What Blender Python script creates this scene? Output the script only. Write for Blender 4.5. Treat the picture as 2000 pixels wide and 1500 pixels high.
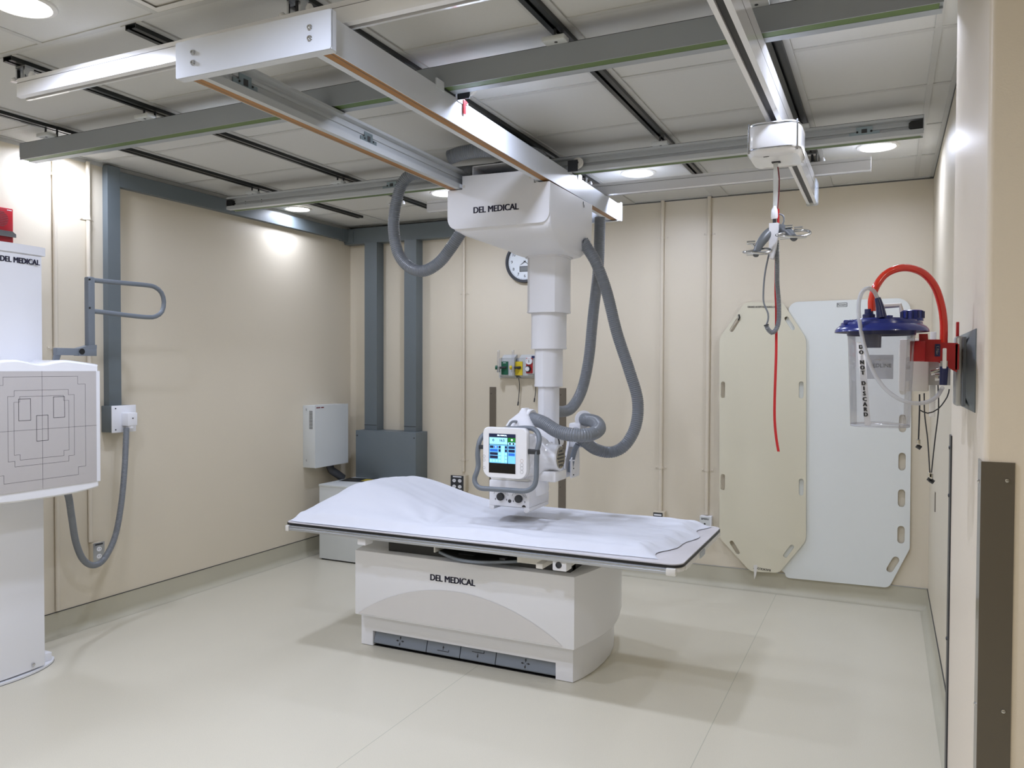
import bpy, bmesh, math, random
from math import sin, cos, pi, radians, sqrt, atan2
from mathutils import Vector, Matrix, noise, Quaternion

random.seed(4)
for o in list(bpy.data.objects): bpy.data.objects.remove(o)
SC = bpy.context.scene
COL = SC.collection

# ------------------------------------------------------------------ camera
F = 1545.6           # focal length in pixels of a 2000 px wide frame
EYE = Vector((0.0, 0.0, 1.538))
def cam_rows(yaw, pitch, roll):
    y, p, r = radians(yaw), radians(pitch), radians(roll)
    A = Matrix(((cos(y), -sin(y), 0), (0, 0, -1), (sin(y), cos(y), 0)))
    B = Matrix(((1, 0, 0), (0, cos(p), -sin(p)), (0, sin(p), cos(p))))
    C = Matrix(((cos(r), -sin(r), 0), (sin(r), cos(r), 0), (0, 0, 1)))
    return C @ B @ A
MC = cam_rows(-25.36, 1.19, 0.21)
cam = bpy.data.cameras.new('camera'); camo = bpy.data.objects.new('camera', cam); COL.objects.link(camo)
cam.sensor_width = 36; cam.lens = F / 2000 * 36; cam.clip_start = 0.05; cam.clip_end = 60
rt, dn, fw = MC[0], MC[1], MC[2]
camo.matrix_world = Matrix(((rt[0], -dn[0], -fw[0], EYE[0]), (rt[1], -dn[1], -fw[1], EYE[1]), (rt[2], -dn[2], -fw[2], EYE[2]), (0, 0, 0, 1)))
SC.camera = camo
def at(px, py, ax, v):
    """point where the sight line of a photo pixel meets the world plane ax = v"""
    d = MC.transposed() @ Vector(((px - 1000) / F, (py - 750) / F, 1.0))
    i = 'xyz'.index(ax)
    return EYE + d * ((v - EYE[i]) / d[i])

# ------------------------------------------------------------------ world, exposure
SC.view_settings.view_transform = 'Standard'; SC.view_settings.look = 'None'
SC.view_settings.gamma = 1; SC.view_settings.use_curve_mapping = False
SC.view_settings.exposure = 0.27
w = bpy.data.worlds.new('world'); SC.world = w; w.use_nodes = True
w.node_tree.nodes['Background'].inputs[0].default_value = (0.6, 0.63, 0.7, 1)
w.node_tree.nodes['Background'].inputs[1].default_value = 0.05
try:
    SC.cycles.use_denoising = True; SC.cycles.max_bounces = 10; SC.cycles.diffuse_bounces = 6
    SC.cycles.transparent_max_bounces = 16; SC.cycles.caustics_reflective = False; SC.cycles.caustics_refractive = False
    SC.cycles.sample_clamp_indirect = 6
except Exception: pass

LAMP_XY = [(-4.09, 4.79), (-2.79, 4.79), (-1.41, 4.79), (-0.06, 4.76),
           (-4.07, 2.92), (-2.83, 2.92), (-1.41, 2.92), (-0.09, 2.92), (-2.63, 1.71), (-1.30, 1.30),  # last on this line: unseen downlight added to light the table front
           (-3.95, -1.0), (-2.63, -1.2), (-1.0, -1.2), (1.3, 0.2)]  # unseen downlights added behind and beside the viewer to fill the near room
CEIL = 2.75
LAMP_POW = [3.4, 9, 8, 6, 5.5, 8, 7.5, 5.2, 14, 16, 17, 18, 18, 9.5]
for i, (x, y) in enumerate(LAMP_XY):
    L = bpy.data.lights.new('downlight', 'AREA'); L.shape = 'DISK'; L.size = 0.13; L.energy = LAMP_POW[i]
    L.color = (1.0, 0.93, 0.82) if i >= 12 else (0.80, 0.875, 1.12); L.spread = radians(168 if i < 8 else 160)
    lo = bpy.data.objects.new('downlight', L); COL.objects.link(lo); lo.location = (x, y, CEIL - 0.012)

# ------------------------------------------------------------------ materials
def lin(c):
    return tuple(((v / 255 / 12.92) if v / 255 <= 0.04045 else ((v / 255 + 0.055) / 1.055) ** 2.4) for v in c)
def mat(name, c, rough=0.5, metal=0.0, noise_amt=0.03, scale=20, bump=0.0, bscale=200, spec=0.5, coat=0.0, emit=0):
    m = bpy.data.materials.new(name); m.use_nodes = True; n = m.node_tree.nodes; l = m.node_tree.links
    b = n['Principled BSDF']; b.inputs['Roughness'].default_value = rough; b.inputs['Metallic'].default_value = metal
    b.inputs['Specular IOR Level'].default_value = spec; b.inputs['Coat Weight'].default_value = coat
    c = lin(c)
    tc = n.new('ShaderNodeTexCoord'); nz = n.new('ShaderNodeTexNoise'); nz.inputs['Scale'].default_value = scale; nz.inputs['Detail'].default_value = 4
    l.new(tc.outputs['Object'], nz.inputs['Vector'])
    mr = n.new('ShaderNodeMapRange'); mr.inputs['To Min'].default_value = 1 - noise_amt; mr.inputs['To Max'].default_value = 1 + noise_amt
    l.new(nz.outputs['Fac'], mr.inputs['Value'])
    mx = n.new('ShaderNodeVectorMath'); mx.operation = 'SCALE'; mx.inputs[0].default_value = c
    l.new(mr.outputs[0], mx.inputs['Scale']); l.new(mx.outputs[0], b.inputs['Base Color'])
    if bump:
        n2 = n.new('ShaderNodeTexNoise'); n2.inputs['Scale'].default_value = bscale; n2.inputs['Detail'].default_value = 3
        l.new(tc.outputs['Object'], n2.inputs['Vector'])
        bp = n.new('ShaderNodeBump'); bp.inputs['Strength'].default_value = bump; bp.inputs['Distance'].default_value = 0.002
        l.new(n2.outputs['Fac'], bp.inputs['Height']); l.new(bp.outputs[0], b.inputs['Normal'])
    if emit:
        b.inputs['Emission Color'].default_value = (*c, 1); b.inputs['Emission Strength'].default_value = emit
    return m

M = {}
M['wall'] = mat('wall_vinyl', (211, 202, 183), 0.42, noise_amt=.015, scale=3, bump=.25, bscale=260)
M['bump'] = mat('pillar_vinyl', (216, 206, 190), 0.36, noise_amt=.015, scale=3, bump=.2, bscale=260)
M['base'] = mat('cove_vinyl', (182, 178, 160), 0.5, noise_amt=.03, scale=9)
M['tile'] = mat('ceiling_tile', (201, 201, 197), 0.9, noise_amt=.02, scale=60, bump=.3, bscale=400)
M['tbar'] = mat('ceiling_tbar', (188, 188, 184), 0.6)
M['gap'] = mat('shadow_gap', (95, 95, 92), 0.8)
M['white'] = mat('machine_white', (226, 227, 231), 0.34, noise_amt=.008, scale=5)
M['white_gloss'] = mat('gloss_white', (232, 233, 236), 0.16, noise_amt=.005, coat=.3)
M['offwhite'] = mat('offwhite_plastic', (214, 212, 206), 0.45)
M['lens_grey'] = mat('light_grey_panel', (207, 205, 203), 0.42, noise_amt=.008)
M['cabinet'] = mat('cabinet_grey', (206, 210, 210), 0.4, noise_amt=.01)
M['ral'] = mat('blue_grey_paint', (101, 110, 114), 0.42, noise_amt=.02, scale=6)
M['hose'] = mat('hose_grey', (120, 125, 131), 0.3, noise_amt=.03)
M['greyplastic'] = mat('grey_plastic', (118, 126, 136), 0.4)
M['bar_grey'] = mat('spreader_grey', (92, 96, 98), 0.4)
M['handle'] = mat('handle_grey', (108, 115, 122), 0.38, noise_amt=.02, scale=200, bump=.15, bscale=900)
M['rail'] = mat('grey_rail_paint', (150, 156, 161), 0.36, noise_amt=.015)
M['rail_lit'] = mat('bounce_lit_rail_paint', (186, 190, 192), 0.34, noise_amt=.015)  # rail paint lightened to make up for missing bounce light; console shares it
M['alu'] = mat('brushed_aluminium', (176, 179, 182), 0.33, metal=.75, noise_amt=.02, scale=60)
M['alu_dark'] = mat('groove_shadow', (58, 60, 62), 0.6)
M['steel'] = mat('polished_steel', (205, 207, 210), 0.14, metal=1, noise_amt=.01)
M['zinc'] = mat('zinc_plate', (150, 165, 170), 0.35, metal=.7, noise_amt=.05, scale=90)
M['bridge'] = mat('bridge_enamel', (206, 211, 219), 0.27, noise_amt=.01, bump=.08, bscale=700)
M['green'] = mat('green_strip', (84, 108, 52), 0.5)
M['orange'] = mat('orange_strip', (160, 112, 56), 0.45)
M['black'] = mat('black_plastic', (17, 18, 18), 0.45)
M['strut'] = mat('strut_black', (20, 24, 23), 0.35)
M['ink'] = mat('dark_ink', (26, 24, 52), 0.4)
M['line'] = mat('line_ink', (50, 48, 54), 0.5)
M['dark'] = mat('dark_metal', (60, 62, 66), 0.4, metal=.4)
M['fabric'] = mat('white_sheet', (214, 217, 225), 0.85, noise_amt=.01, scale=40, bump=.12, bscale=900)
M['tabletop'] = mat('tabletop_laminate', (205, 203, 207), 0.35, noise_amt=.01)
M['bucky'] = mat('bucky_panel', (184, 180, 178), 0.5, noise_amt=.01)
M['red'] = mat('red_plastic', (172, 24, 34), 0.35)
M['redalarm'] = mat('alarm_red', (158, 26, 36), 0.3)
M['redtube'] = mat('red_tube', (214, 52, 34), 0.2, coat=.4)
M['strapred'] = mat('red_strap', (186, 26, 30), 0.6)
M['maroon'] = mat('maroon_cord', (112, 40, 46), 0.6)
M['blue'] = mat('lid_blue', (26, 42, 122), 0.22, coat=.3)
M['navy'] = mat('navy_plastic', (24, 34, 84), 0.3)
M['cream'] = mat('cream_board', (209, 204, 183), 0.4, noise_amt=.02, scale=2.5)
M['boardwhite'] = mat('white_board', (218, 222, 220), 0.35, noise_amt=.01)
M['bronze'] = mat('taupe_strip', (104, 96, 84), 0.28, noise_amt=.03)
M['bronze_guard'] = mat('taupe_guard', (88, 82, 72), 0.2, noise_amt=.05, scale=5, coat=.2)
M['brass'] = mat('brass', (168, 160, 142), 0.35, metal=.5)
M['o2green'] = mat('oxygen_green', (20, 92, 66), 0.4)
M['yellow'] = mat('air_yellow', (216, 192, 40), 0.4)
M['conduit'] = mat('beige_conduit', (210, 201, 183), 0.4)
M['outlet'] = mat('outlet_beige', (196, 186, 166), 0.45)
M['yellow_hint'] = mat('label_yellow', (180, 160, 60), 0.6)
M['dial'] = mat('clock_face', (222, 228, 232), 0.4)
M['lcd'] = mat('lcd_grey', (120, 124, 124), 0.3)
M['scr_black'] = mat('screen_black', (4, 5, 9), 0.12)
M['scr_blue'] = mat('screen_blue', (104, 178, 236), 0.3, emit=.75)
M['scr_lite'] = mat('screen_light', (140, 204, 244), 0.3, emit=.8)
M['scr_mid'] = mat('screen_mid', (36, 98, 190), 0.3, emit=.6)
M['scr_navy'] = mat('screen_navy', (14, 26, 58), 0.3, emit=.5)
M['scr_green'] = mat('screen_green', (16, 110, 36), 0.3, emit=.6)
M['scr_white'] = mat('screen_white', (225, 240, 250), 0.3, emit=.8)
M['glow'] = mat('lamp_glow', (255, 255, 255), 0.5, emit=14)

def clear(name, tint, gloss=0.08, extra=0.12, ecol=(225, 228, 235)):
    m = bpy.data.materials.new(name); m.use_nodes = True; n = m.node_tree.nodes; l = m.node_tree.links
    n.remove(n['Principled BSDF']); out = n['Material Output']
    t = n.new('ShaderNodeBsdfTransparent'); t.inputs[0].default_value = (*lin(tint), 1)
    g = n.new('ShaderNodeBsdfGlossy'); g.inputs['Roughness'].default_value = gloss
    d = n.new('ShaderNodeBsdfDiffuse'); d.inputs[0].default_value = (*lin(ecol), 1)
    f0 = n.new('ShaderNodeFresnel'); f0.inputs[0].default_value = 1.3; f = n.new('ShaderNodeMath'); f.operation = 'MULTIPLY'; l.new(f0.outputs[0], f.inputs[0]); f.inputs[1].default_value = .6
    m1 = n.new('ShaderNodeMixShader'); m1.inputs[0].default_value = extra
    m2 = n.new('ShaderNodeMixShader')
    l.new(t.outputs[0], m1.inputs[1]); l.new(d.outputs[0], m1.inputs[2])
    l.new(f.outputs[0], m2.inputs[0]); l.new(m1.outputs[0], m2.inputs[1]); l.new(g.outputs[0], m2.inputs[2]); l.new(m2.outputs[0], out.inputs[0])
    return m
M['clear'] = clear('clear_plastic', (248, 248, 250), .10, .09)
M['milky'] = clear('milky_tube', (236, 238, 245), .15, .5)
M['acrylic'] = clear('acrylic', (245, 248, 250), .05, .15)

def floor_mat():
    m = mat('floor_vinyl', (206, 201, 184), 0.34, noise_amt=.02, scale=1.2)
    n = m.node_tree.nodes; l = m.node_tree.links; b = n['Principled BSDF']
    tc = [x for x in n if x.type == 'TEX_COORD'][0]
    src = b.inputs['Base Color'].links[0].from_socket
    # fine speckle
    v = n.new('ShaderNodeTexNoise'); v.inputs['Scale'].default_value = 330; v.inputs['Detail'].default_value = 2
    l.new(tc.outputs['Object'], v.inputs['Vector'])
    mr = n.new('ShaderNodeMapRange'); mr.inputs['From Min'].default_value = .3; mr.inputs['From Max'].default_value = .7
    mr.inputs['To Min'].default_value = .93; mr.inputs['To Max'].default_value = 1.06; l.new(v.outputs['Fac'], mr.inputs['Value'])
    s = n.new('ShaderNodeVectorMath'); s.operation = 'SCALE'; l.new(src, s.inputs[0]); l.new(mr.outputs[0], s.inputs['Scale'])
    # welded seams, lines of constant x
    sep = n.new('ShaderNodeSeparateXYZ'); l.new(tc.outputs['Object'], sep.inputs[0])
    cur = s.outputs[0]
    for x0 in (-.665, -1.89):
        a = n.new('ShaderNodeMath'); a.operation = 'SUBTRACT'; l.new(sep.outputs['X'], a.inputs[0]); a.inputs[1].default_value = x0
        c = n.new('ShaderNodeMath'); c.operation = 'ABSOLUTE'; l.new(a.outputs[0], c.inputs[0])
        d = n.new('ShaderNodeMath'); d.operation = 'LESS_THAN'; l.new(c.outputs[0], d.inputs[0]); d.inputs[1].default_value = .0016
        e = n.new('ShaderNodeMix'); e.data_type = 'RGBA'; l.new(d.outputs[0], e.inputs[0]); l.new(cur, e.inputs[6]); e.inputs[7].default_value = (*lin((172, 172, 156)), 1)
        cur = e.outputs[2]
    l.new(cur, b.inputs['Base Color'])
    rn = n.new('ShaderNodeTexNoise'); rn.inputs['Scale'].default_value = 2.2; l.new(tc.outputs['Object'], rn.inputs['Vector'])
    rr = n.new('ShaderNodeMapRange'); rr.inputs['To Min'].default_value = .26; rr.inputs['To Max'].default_value = .44; l.new(rn.outputs['Fac'], rr.inputs['Value']); l.new(rr.outputs[0], b.inputs['Roughness'])
    return m
M['floor'] = floor_mat()

# ------------------------------------------------------------------ mesh helpers
class MB:
    def __init__(s): s.v = []; s.f = []; s.m = []; s.mats = []; s.sm = []
    def mi(s, m):
        m = M[m] if isinstance(m, str) else m
        if m not in s.mats: s.mats.append(m)
        return s.mats.index(m)
    def add(s, vs, fs, m, smooth=False):
        k = len(s.v); s.v += [tuple(v) for v in vs]; i = s.mi(m)
        for f in fs: s.f.append([a + k for a in f]); s.m.append(i); s.sm.append(smooth)
        return s
    def box(s, x0, x1, y0, y1, z0, z1, m='white', r=0.0, seg=2, mtx=None):
        x0, x1 = sorted((x0, x1)); y0, y1 = sorted((y0, y1)); z0, z1 = sorted((z0, z1))
        if r:
            r = min(r, (x1 - x0) * .49, (y1 - y0) * .49, (z1 - z0) * .49)
            bm = bmesh.new(); bmesh.ops.create_cube(bm, size=1)
            for v in bm.verts: v.co = Vector(((x0 + x1) / 2 + v.co.x * (x1 - x0), (y0 + y1) / 2 + v.co.y * (y1 - y0), (z0 + z1) / 2 + v.co.z * (z1 - z0)))
            bmesh.ops.bevel(bm, geom=bm.edges[:], offset=r, segments=seg, affect='EDGES', profile=.5)
            bm.verts.index_update(); vs = [v.co.copy() for v in bm.verts]; fs = [[v.index for v in f.verts] for f in bm.faces]; bm.free()
        else:
            vs = [Vector(p) for p in ((x0, y0, z0), (x1, y0, z0), (x1, y1, z0), (x0, y1, z0), (x0, y0, z1), (x1, y0, z1), (x1, y1, z1), (x0, y1, z1))]
            fs = [(3, 2, 1, 0), (4, 5, 6, 7), (0, 1, 5, 4), (1, 2, 6, 5), (2, 3, 7, 6), (3, 0, 4, 7)]
        if mtx is not None: vs = [mtx @ v for v in vs]
        return s.add(vs, fs, m, bool(r))
    def prism(s, pts, ax, a, b, m='white', smooth=False, caps=True, mtx=None):
        """pts: 2-D outline; ax: extrusion axis; x:(y,z) y:(x,z) z:(x,y)"""
        n = len(pts)
        def P(p, t):
            return Vector({'x': (t, p[0], p[1]), 'y': (p[0], t, p[1]), 'z': (p[0], p[1], t)}[ax])
        vs = [P(p, a) for p in pts] + [P(p, b) for p in pts]
        if mtx is not None: vs = [mtx @ v for v in vs]
        fs = [(i, (i + 1) % n, n + (i + 1) % n, n + i) for i in range(n)]
        s.add(vs, fs, m, smooth)
        if caps:
            s.add(vs[:n], [tuple(range(n))[::-1]], m); s.add(vs[n:], [tuple(range(n))], m)
        return s
    def rings(s, rings, m, smooth=True, cap=(True, True)):
        n = len(rings[0]); vs = [p for r in rings for p in r]
        fs = [(i * n + j, i * n + (j + 1) % n, (i + 1) * n + (j + 1) % n, (i + 1) * n + j) for i in range(len(rings) - 1) for j in range(n)]
        s.add(vs, fs, m, smooth)
        if cap[0]: s.add(rings[0], [tuple(range(n))[::-1]], m)
        if cap[1]: s.add(rings[-1], [tuple(range(n))], m)
        return s
    def tube(s, path, r, m='white', seg=12, step=None, corr=0.0, pitch=.011, flat=1.0, smooth=True, cap=True, rad=None):
        P = [Vector(p) for p in path]
        if step: P = spline(P, step)
        if corr: P = resample(P, pitch / 4)
        if len(P) < 2: return s
        T = [(P[min(i + 1, len(P) - 1)] - P[max(i - 1, 0)]).normalized() for i in range(len(P))]
        up = Vector((0, 0, 1)) if abs(T[0].z) < .9 else Vector((0, 1, 0))
        N = (up - T[0] * up.dot(T[0])).normalized(); rs = []
        for i, p in enumerate(P):
            N = (N - T[i] * N.dot(T[i])).normalized(); B = T[i].cross(N)
            rr = r
            if rad: rr = rad(i / (len(P) - 1))
            if corr: rr *= (1, 1 + corr * .0, 1 - corr, 1 - corr)[i % 4]
            rs.append([p + N * (cos(a) * rr) + B * (sin(a) * rr * flat) for a in [2 * pi * k / seg for k in range(seg)]])
        return s.rings(rs, m, smooth, (cap, cap))
    def cyl(s, a, b, r, m='white', seg=20, r2=None, smooth=True):
        a = Vector(a); b = Vector(b); d = (b - a).normalized(); r2 = r if r2 is None else r2
        q = Vector((0, 0, 1)).rotation_difference(d)
        X = q @ Vector((1, 0, 0)); Y = q @ Vector((0, 1, 0))
        R = [[c + X * cos(t) * k + Y * sin(t) * k for t in [2 * pi * i / seg for i in range(seg)]] for c, k in ((a, r), (b, r2))]
        return s.rings(R, m, smooth)
    def lathe(s, prof, c, axis=(0, 0, 1), m='white', seg=32, smooth=True, cap=(True, True)):
        q = Vector((0, 0, 1)).rotation_difference(Vector(axis).normalized()); c = Vector(c)
        R = [[c + q @ Vector((r * cos(t), r * sin(t), h)) for t in [2 * pi * i / seg for i in range(seg)]] for r, h in prof]
        return s.rings(R, m, smooth, cap)
    def build(s, name, parent=None, mtx=None):
        me = bpy.data.meshes.new(name); vs = s.v
        if mtx is not None: vs = [tuple(mtx @ Vector(v)) for v in vs]
        me.from_pydata(vs, [], s.f)
        for m in s.mats: me.materials.append(m)
        me.polygons.foreach_set('material_index', s.m); me.polygons.foreach_set('use_smooth', s.sm)
        bm = bmesh.new(); bm.from_mesh(me); bmesh.ops.remove_doubles(bm, verts=bm.verts, dist=1e-6)
        bmesh.ops.recalc_face_normals(bm, faces=bm.faces); bm.to_mesh(me); bm.free()
        try: me.set_sharp_from_angle(angle=radians(38))
        except Exception: pass
        me.update()
        o = bpy.data.objects.new(name, me); COL.objects.link(o)
        if parent is not None:
            o.parent = parent; o.matrix_parent_inverse = parent_inv(parent)
        return o
def parent_inv(p):
    m = Matrix.Identity(4); q = p; chain = []
    while q is not None: chain.append(q); q = q.parent
    for q in reversed(chain): m = m @ q.matrix_parent_inverse @ q.matrix_basis
    return m.inverted()

def spline(P, step):
    out = []
    n = len(P)
    for i in range(n - 1):
        p0 = P[i - 1] if i else P[0] * 2 - P[1]; p1 = P[i]; p2 = P[i + 1]; p3 = P[i + 2] if i + 2 < n else P[-1] * 2 - P[-2]
        k = max(2, int((p2 - p1).length / step))
        for j in range(k):
            t = j / k
            out.append(.5 * ((2 * p1) + (p2 - p0) * t + (2 * p0 - 5 * p1 + 4 * p2 - p3) * t * t + (3 * p1 - p0 - 3 * p2 + p3) * t ** 3))
    out.append(P[-1]); return out
def resample(P, d):
    out = [P[0]]; acc = 0
    for a, b in zip(P, P[1:]):
        L = (b - a).length
        if L == 0: continue
        t = d - acc
        while t <= L: out.append(a + (b - a) * (t / L)); t += d
        acc = L - (t - d)
    return out
def rrect(x0, x1, y0, y1, r, n=6, rs=None):
    rs = rs or [r] * 4; pts = []
    for (cx, cy, a0), q in zip(((x1, y1, 0), (x0, y1, 90), (x0, y0, 180), (x1, y0, 270)), rs):
        sx = -1 if cx == x1 else 1; sy = -1 if cy == y1 else 1
        if q <= 0: pts.append((cx, cy)); continue
        for k in range(n + 1):
            a = radians(a0 + 90 * k / n); pts.append((cx + sx * q + cos(a) * q, cy + sy * q + sin(a) * q))
    return pts
def tag(o, label=None, cat=None, group=None, kind=None):
    for k, v in (('label', label), ('category', cat), ('group', group), ('kind', kind)):
        if v: o[k] = v
    return o
def thing(name, label, cat, loc=(0, 0, 0), rz=0, group=None):
    o = bpy.data.objects.new(name, None); COL.objects.link(o); o.location = loc; o.rotation_euler = (0, 0, rz); o.empty_display_size = .05
    return tag(o, label, cat, group)
def struct(mb, name): return tag(mb.build(name), kind='structure')
def text_mb(txt, size, m='ink', bold=.012, depth=.0006, space=1.0, xs=1.0):
    cu = bpy.data.curves.new('lettering', 'FONT'); cu.body = txt; cu.size = size; cu.extrude = depth; cu.space_character = space
    cu.align_x = 'CENTER'; cu.align_y = 'CENTER'; cu.resolution_u = 4
    o = bpy.data.objects.new('lettering', cu); COL.objects.link(o)
    me = bpy.data.meshes.new_from_object(o.evaluated_get(bpy.context.evaluated_depsgraph_get()))
    mb = MB()
    for sh in ((-bold * size, 0, bold * size) if bold > .001 else (0,)):
        mb.add([(v.co.x * xs + sh, v.co.y + abs(sh) * .3, v.co.z + abs(sh) * .02) for v in me.vertices], [list(p.vertices) for p in me.polygons], m)
    bpy.data.objects.remove(o); bpy.data.curves.remove(cu); bpy.data.meshes.remove(me)
    return mb
def frame(o, right, up):
    r = Vector(right).normalized(); u = Vector(up).normalized(); n = r.cross(u)
    return Matrix(((r[0], u[0], n[0], o[0]), (r[1], u[1], n[1], o[1]), (r[2], u[2], n[2], o[2]), (0, 0, 0, 1)))
def lettering(txt, size, o, right, up, parent, name='lettering', m='ink', bold=.012, space=1.0, xs=1.0, label=None):
    b = text_mb(txt, size, m, bold, .0006, space, xs).build(name, parent, frame(o, right, up))
    if label: b['label'] = label
    return b

# ------------------------------------------------------------------ room shell
XL, XR, YB = -4.25, 0.25, 5.66
YF = -2.4                      # wall behind the camera
PX, PY0, PY1 = 0.172, 1.80, 2.65   # pillar by the doorway
XO = 2.6
b = MB(); b.box(XL - .1, XO + .1, YF - .1, YB + .1, -.1, 0, 'floor'); struct(b, 'floor')
b = MB(); b.box(XL - .1, XL, YF - .1, YB + .1, 0, CEIL + .1, 'wall'); struct(b, 'wall_left')
b = MB(); b.box(XL, XR + .1, YB, YB + .1, 0, CEIL + .1, 'wall'); struct(b, 'wall_back')
b = MB(); b.box(XR, XR + .1, PY1 - .3, YB, 0, CEIL + .1, 'wall'); struct(b, 'wall_right')
b = MB(); b.prism(rrect(PX, XO, PY0, PY1, 0, 5, [0, .0, .012, 0]), 'z', 0, CEIL + .1, 'bump'); struct(b, 'wall_near_right')
b = MB(); b.box(XL, XO + .1, YF - .1, YF, 0, CEIL + .1, 'wall'); struct(b, 'wall_front')
b = MB(); b.box(XO, XO + .1, YF, PY0 + .1, 0, CEIL + .1, 'wall'); struct(b, 'wall_far_right')
# ceiling: one deck with tiles and T-bars
b = MB()
b.box(XL - .1, XO + .1, YF - .1, YB + .1, CEIL + .012, CEIL + .1, 'gap')
ylines = [1.96 + .62 * k for k in range(-7, 0)] + [1.96, 2.59, 3.21, 3.83, 4.45, 5.07]
ye = [YF] + [y for y in ylines if y > YF + .05] + [YB]
SX = [-3.82, -3.12, -2.43, -1.74, -1.07, -.39]
for a, c in zip(ye, ye[1:]):
    xs = ([XL] + SX + [.15, XR] if a >= 1.9 else [XL] + [-2.28 + .61 * k for k in range(-3, 9) if -2.28 + .61 * k < XO - .1] + [XO])
    for x0, x1 in zip(xs, xs[1:]):
        if a < 1.9 and a > 1.2 and abs(x0 + 2.28) < .01: continue          # air diffuser stands here
        b.box(x0 + .003, x1 - .003, a + .003, c - .003, CEIL + .001, CEIL + .012, 'tile')
for y in ye[1:-1]: b.box(XL, XR if y > 1.9 else XO, y - .012, y + .012, CEIL - .003, CEIL + .002, 'tbar')
for x in [-2.28 + .61 * k for k in range(-3, 9)]:
    if x < XO: b.box(x - .012, x + .012, YF, 1.95, CEIL - .0025, CEIL + .002, 'tbar')
b.box(.138, .162, 1.96, YB, CEIL - .0025, CEIL + .002, 'tbar')
struct(b, 'ceiling')
# perimeter angle
b = MB(); b.box(XL, XL + .022, YF, YB, CEIL - .004, CEIL + .002, 'tbar'); b.box(XL, XL + .003, YF, YB, CEIL - .025, CEIL, 'tbar'); struct(b, 'trim_1')
b = MB(); b.box(XL, XR, YB - .022, YB, CEIL - .004, CEIL + .002, 'tbar'); b.box(XL, XR, YB - .003, YB, CEIL - .012, CEIL, 'gap'); struct(b, 'trim_2')
b = MB(); b.box(XR - .022, XR, PY1, YB, CEIL - .004, CEIL + .002, 'tbar'); b.box(XR - .003, XR, PY1, YB, CEIL - .012, CEIL, 'gap'); struct(b, 'trim_3')
# coved baseboards
def cove(t):   # outline: distance from wall, height
    return [(0, 0)] + [(.045 - .045 * sin(radians(a)), .045 - .045 * cos(radians(a))) for a in range(0, 91, 15)] + [(.0025, .045), (.0025, .136), (0, .136)] if False else \
        [(0, .0), (.042, .0006)] + [(.042 - .039 * sin(radians(a)), .042 - .0414 * cos(radians(a))) for a in range(15, 91, 15)] + [(.003, .137), (0, .137)]
def baseboard(name, kind, a, c, wall):
    b = MB(); pr = cove(0)
    if kind == 'x+': b.prism([(wall + p[0], p[1]) for p in pr], 'y', a, c, 'base', True); b.prism([(wall, .137), (wall + .005, .137), (wall + .005, .1405), (wall, .1405)], 'y', a, c, 'dark')
    if kind == 'x-': b.prism([(wall - p[0], p[1]) for p in pr], 'y', a, c, 'base', True); b.prism([(wall, .137), (wall - .005, .137), (wall - .005, .1405), (wall, .1405)], 'y', a, c, 'dark')
    if kind == 'y-': b.prism([(wall - p[0], p[1]) for p in pr], 'x', a, c, 'base', True); b.prism([(wall, .137), (wall - .005, .137), (wall - .005, .1405), (wall, .1405)], 'x', a, c, 'alu')
    return struct(b, name)
baseboard('baseboard_left', 'x+', YF, YB, XL)
baseboard('baseboard_back', 'y-', XL, XR, YB)
baseboard('baseboard_right', 'x-', PY1, YB, XR)
# dark protective strip on the far edge of the pillar
b = MB(); b.box(PX - .004, PX + .0, PY1 - .05, PY1 + .004, 0, 1.346, 'dark'); b.box(PX - .004, XR, PY1, PY1 + .006, 0, 1.346, 'black'); 
for z in (.35, .75, 1.17, 1.31): b.lathe([(.006, 0), (.005, .003), (0.001, .004)], (PX - .004, PY1 - .025, z), (-1, 0, 0), 'dark', 10)
struct(b, 'trim_4')

# ------------------------------------------------------------------ ceiling fittings
names = ['beside the left wall duct', 'second from the left wall', 'third from the left wall', 'passing over the tube housing', 'second from the right wall', 'nearest the right wall']
for i, x in enumerate(SX):
    t = thing('strut_channel', 'black slotted ceiling strut channel %s' % names[i], 'channel', (x, 1.96, CEIL - .02), 0, 'black ceiling strut channels')
    y0, y1 = 1.97, 5.22
    c = MB(); c.box(x - .0265, x - .0235, y0, y1, CEIL - .022, CEIL + .0, 'strut'); c.box(x + .0235, x + .0265, y0, y1, CEIL - .022, CEIL, 'strut')
    c.box(x - .0235, x - .007, y0, y1, CEIL - .022, CEIL - .019, 'strut'); c.box(x + .007, x + .0235, y0, y1, CEIL - .022, CEIL - .019, 'strut')
    c.box(x - .024, x + .024, y0, y1, CEIL - .006, CEIL - .003, 'strut'); c.build('channel', t)
    c = MB(); c.box(x - .052, x - .027, y0, YB, CEIL - .006, CEIL + .0, 'tbar'); c.box(x + .027, x + .052, y0, YB, CEIL - .006, CEIL, 'tbar')
    c.box(x - .027, x + .027, y1, YB, CEIL - .006, CEIL, 'tbar'); o = c.build('flange', t); o['label'] = 'pale grey flange beside the black channel'
lbl = ['round ceiling downlight in the far left corner by the blue grey duct', 'round ceiling downlight partly behind the tube crane housing', 'round ceiling downlight above the white lift rail right of the crane', 'round ceiling downlight near the right wall behind the rail end',
       'round ceiling downlight behind the front rail, by the left wall', 'round ceiling downlight behind the front rail, second from the left wall', 'round ceiling downlight behind the front rail, right of the bridge', 'round ceiling downlight behind the front rail, nearest the right wall', 'round ceiling downlight in the top left of the picture', 'unseen fill downlight added in front of the bridge', 'unseen fill downlight added by the rear left corner behind the viewer', 'unseen fill downlight added behind the viewer on the left', 'unseen fill downlight added right behind the viewer', 'unseen fill downlight added in the doorway beside the viewer']
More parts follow.
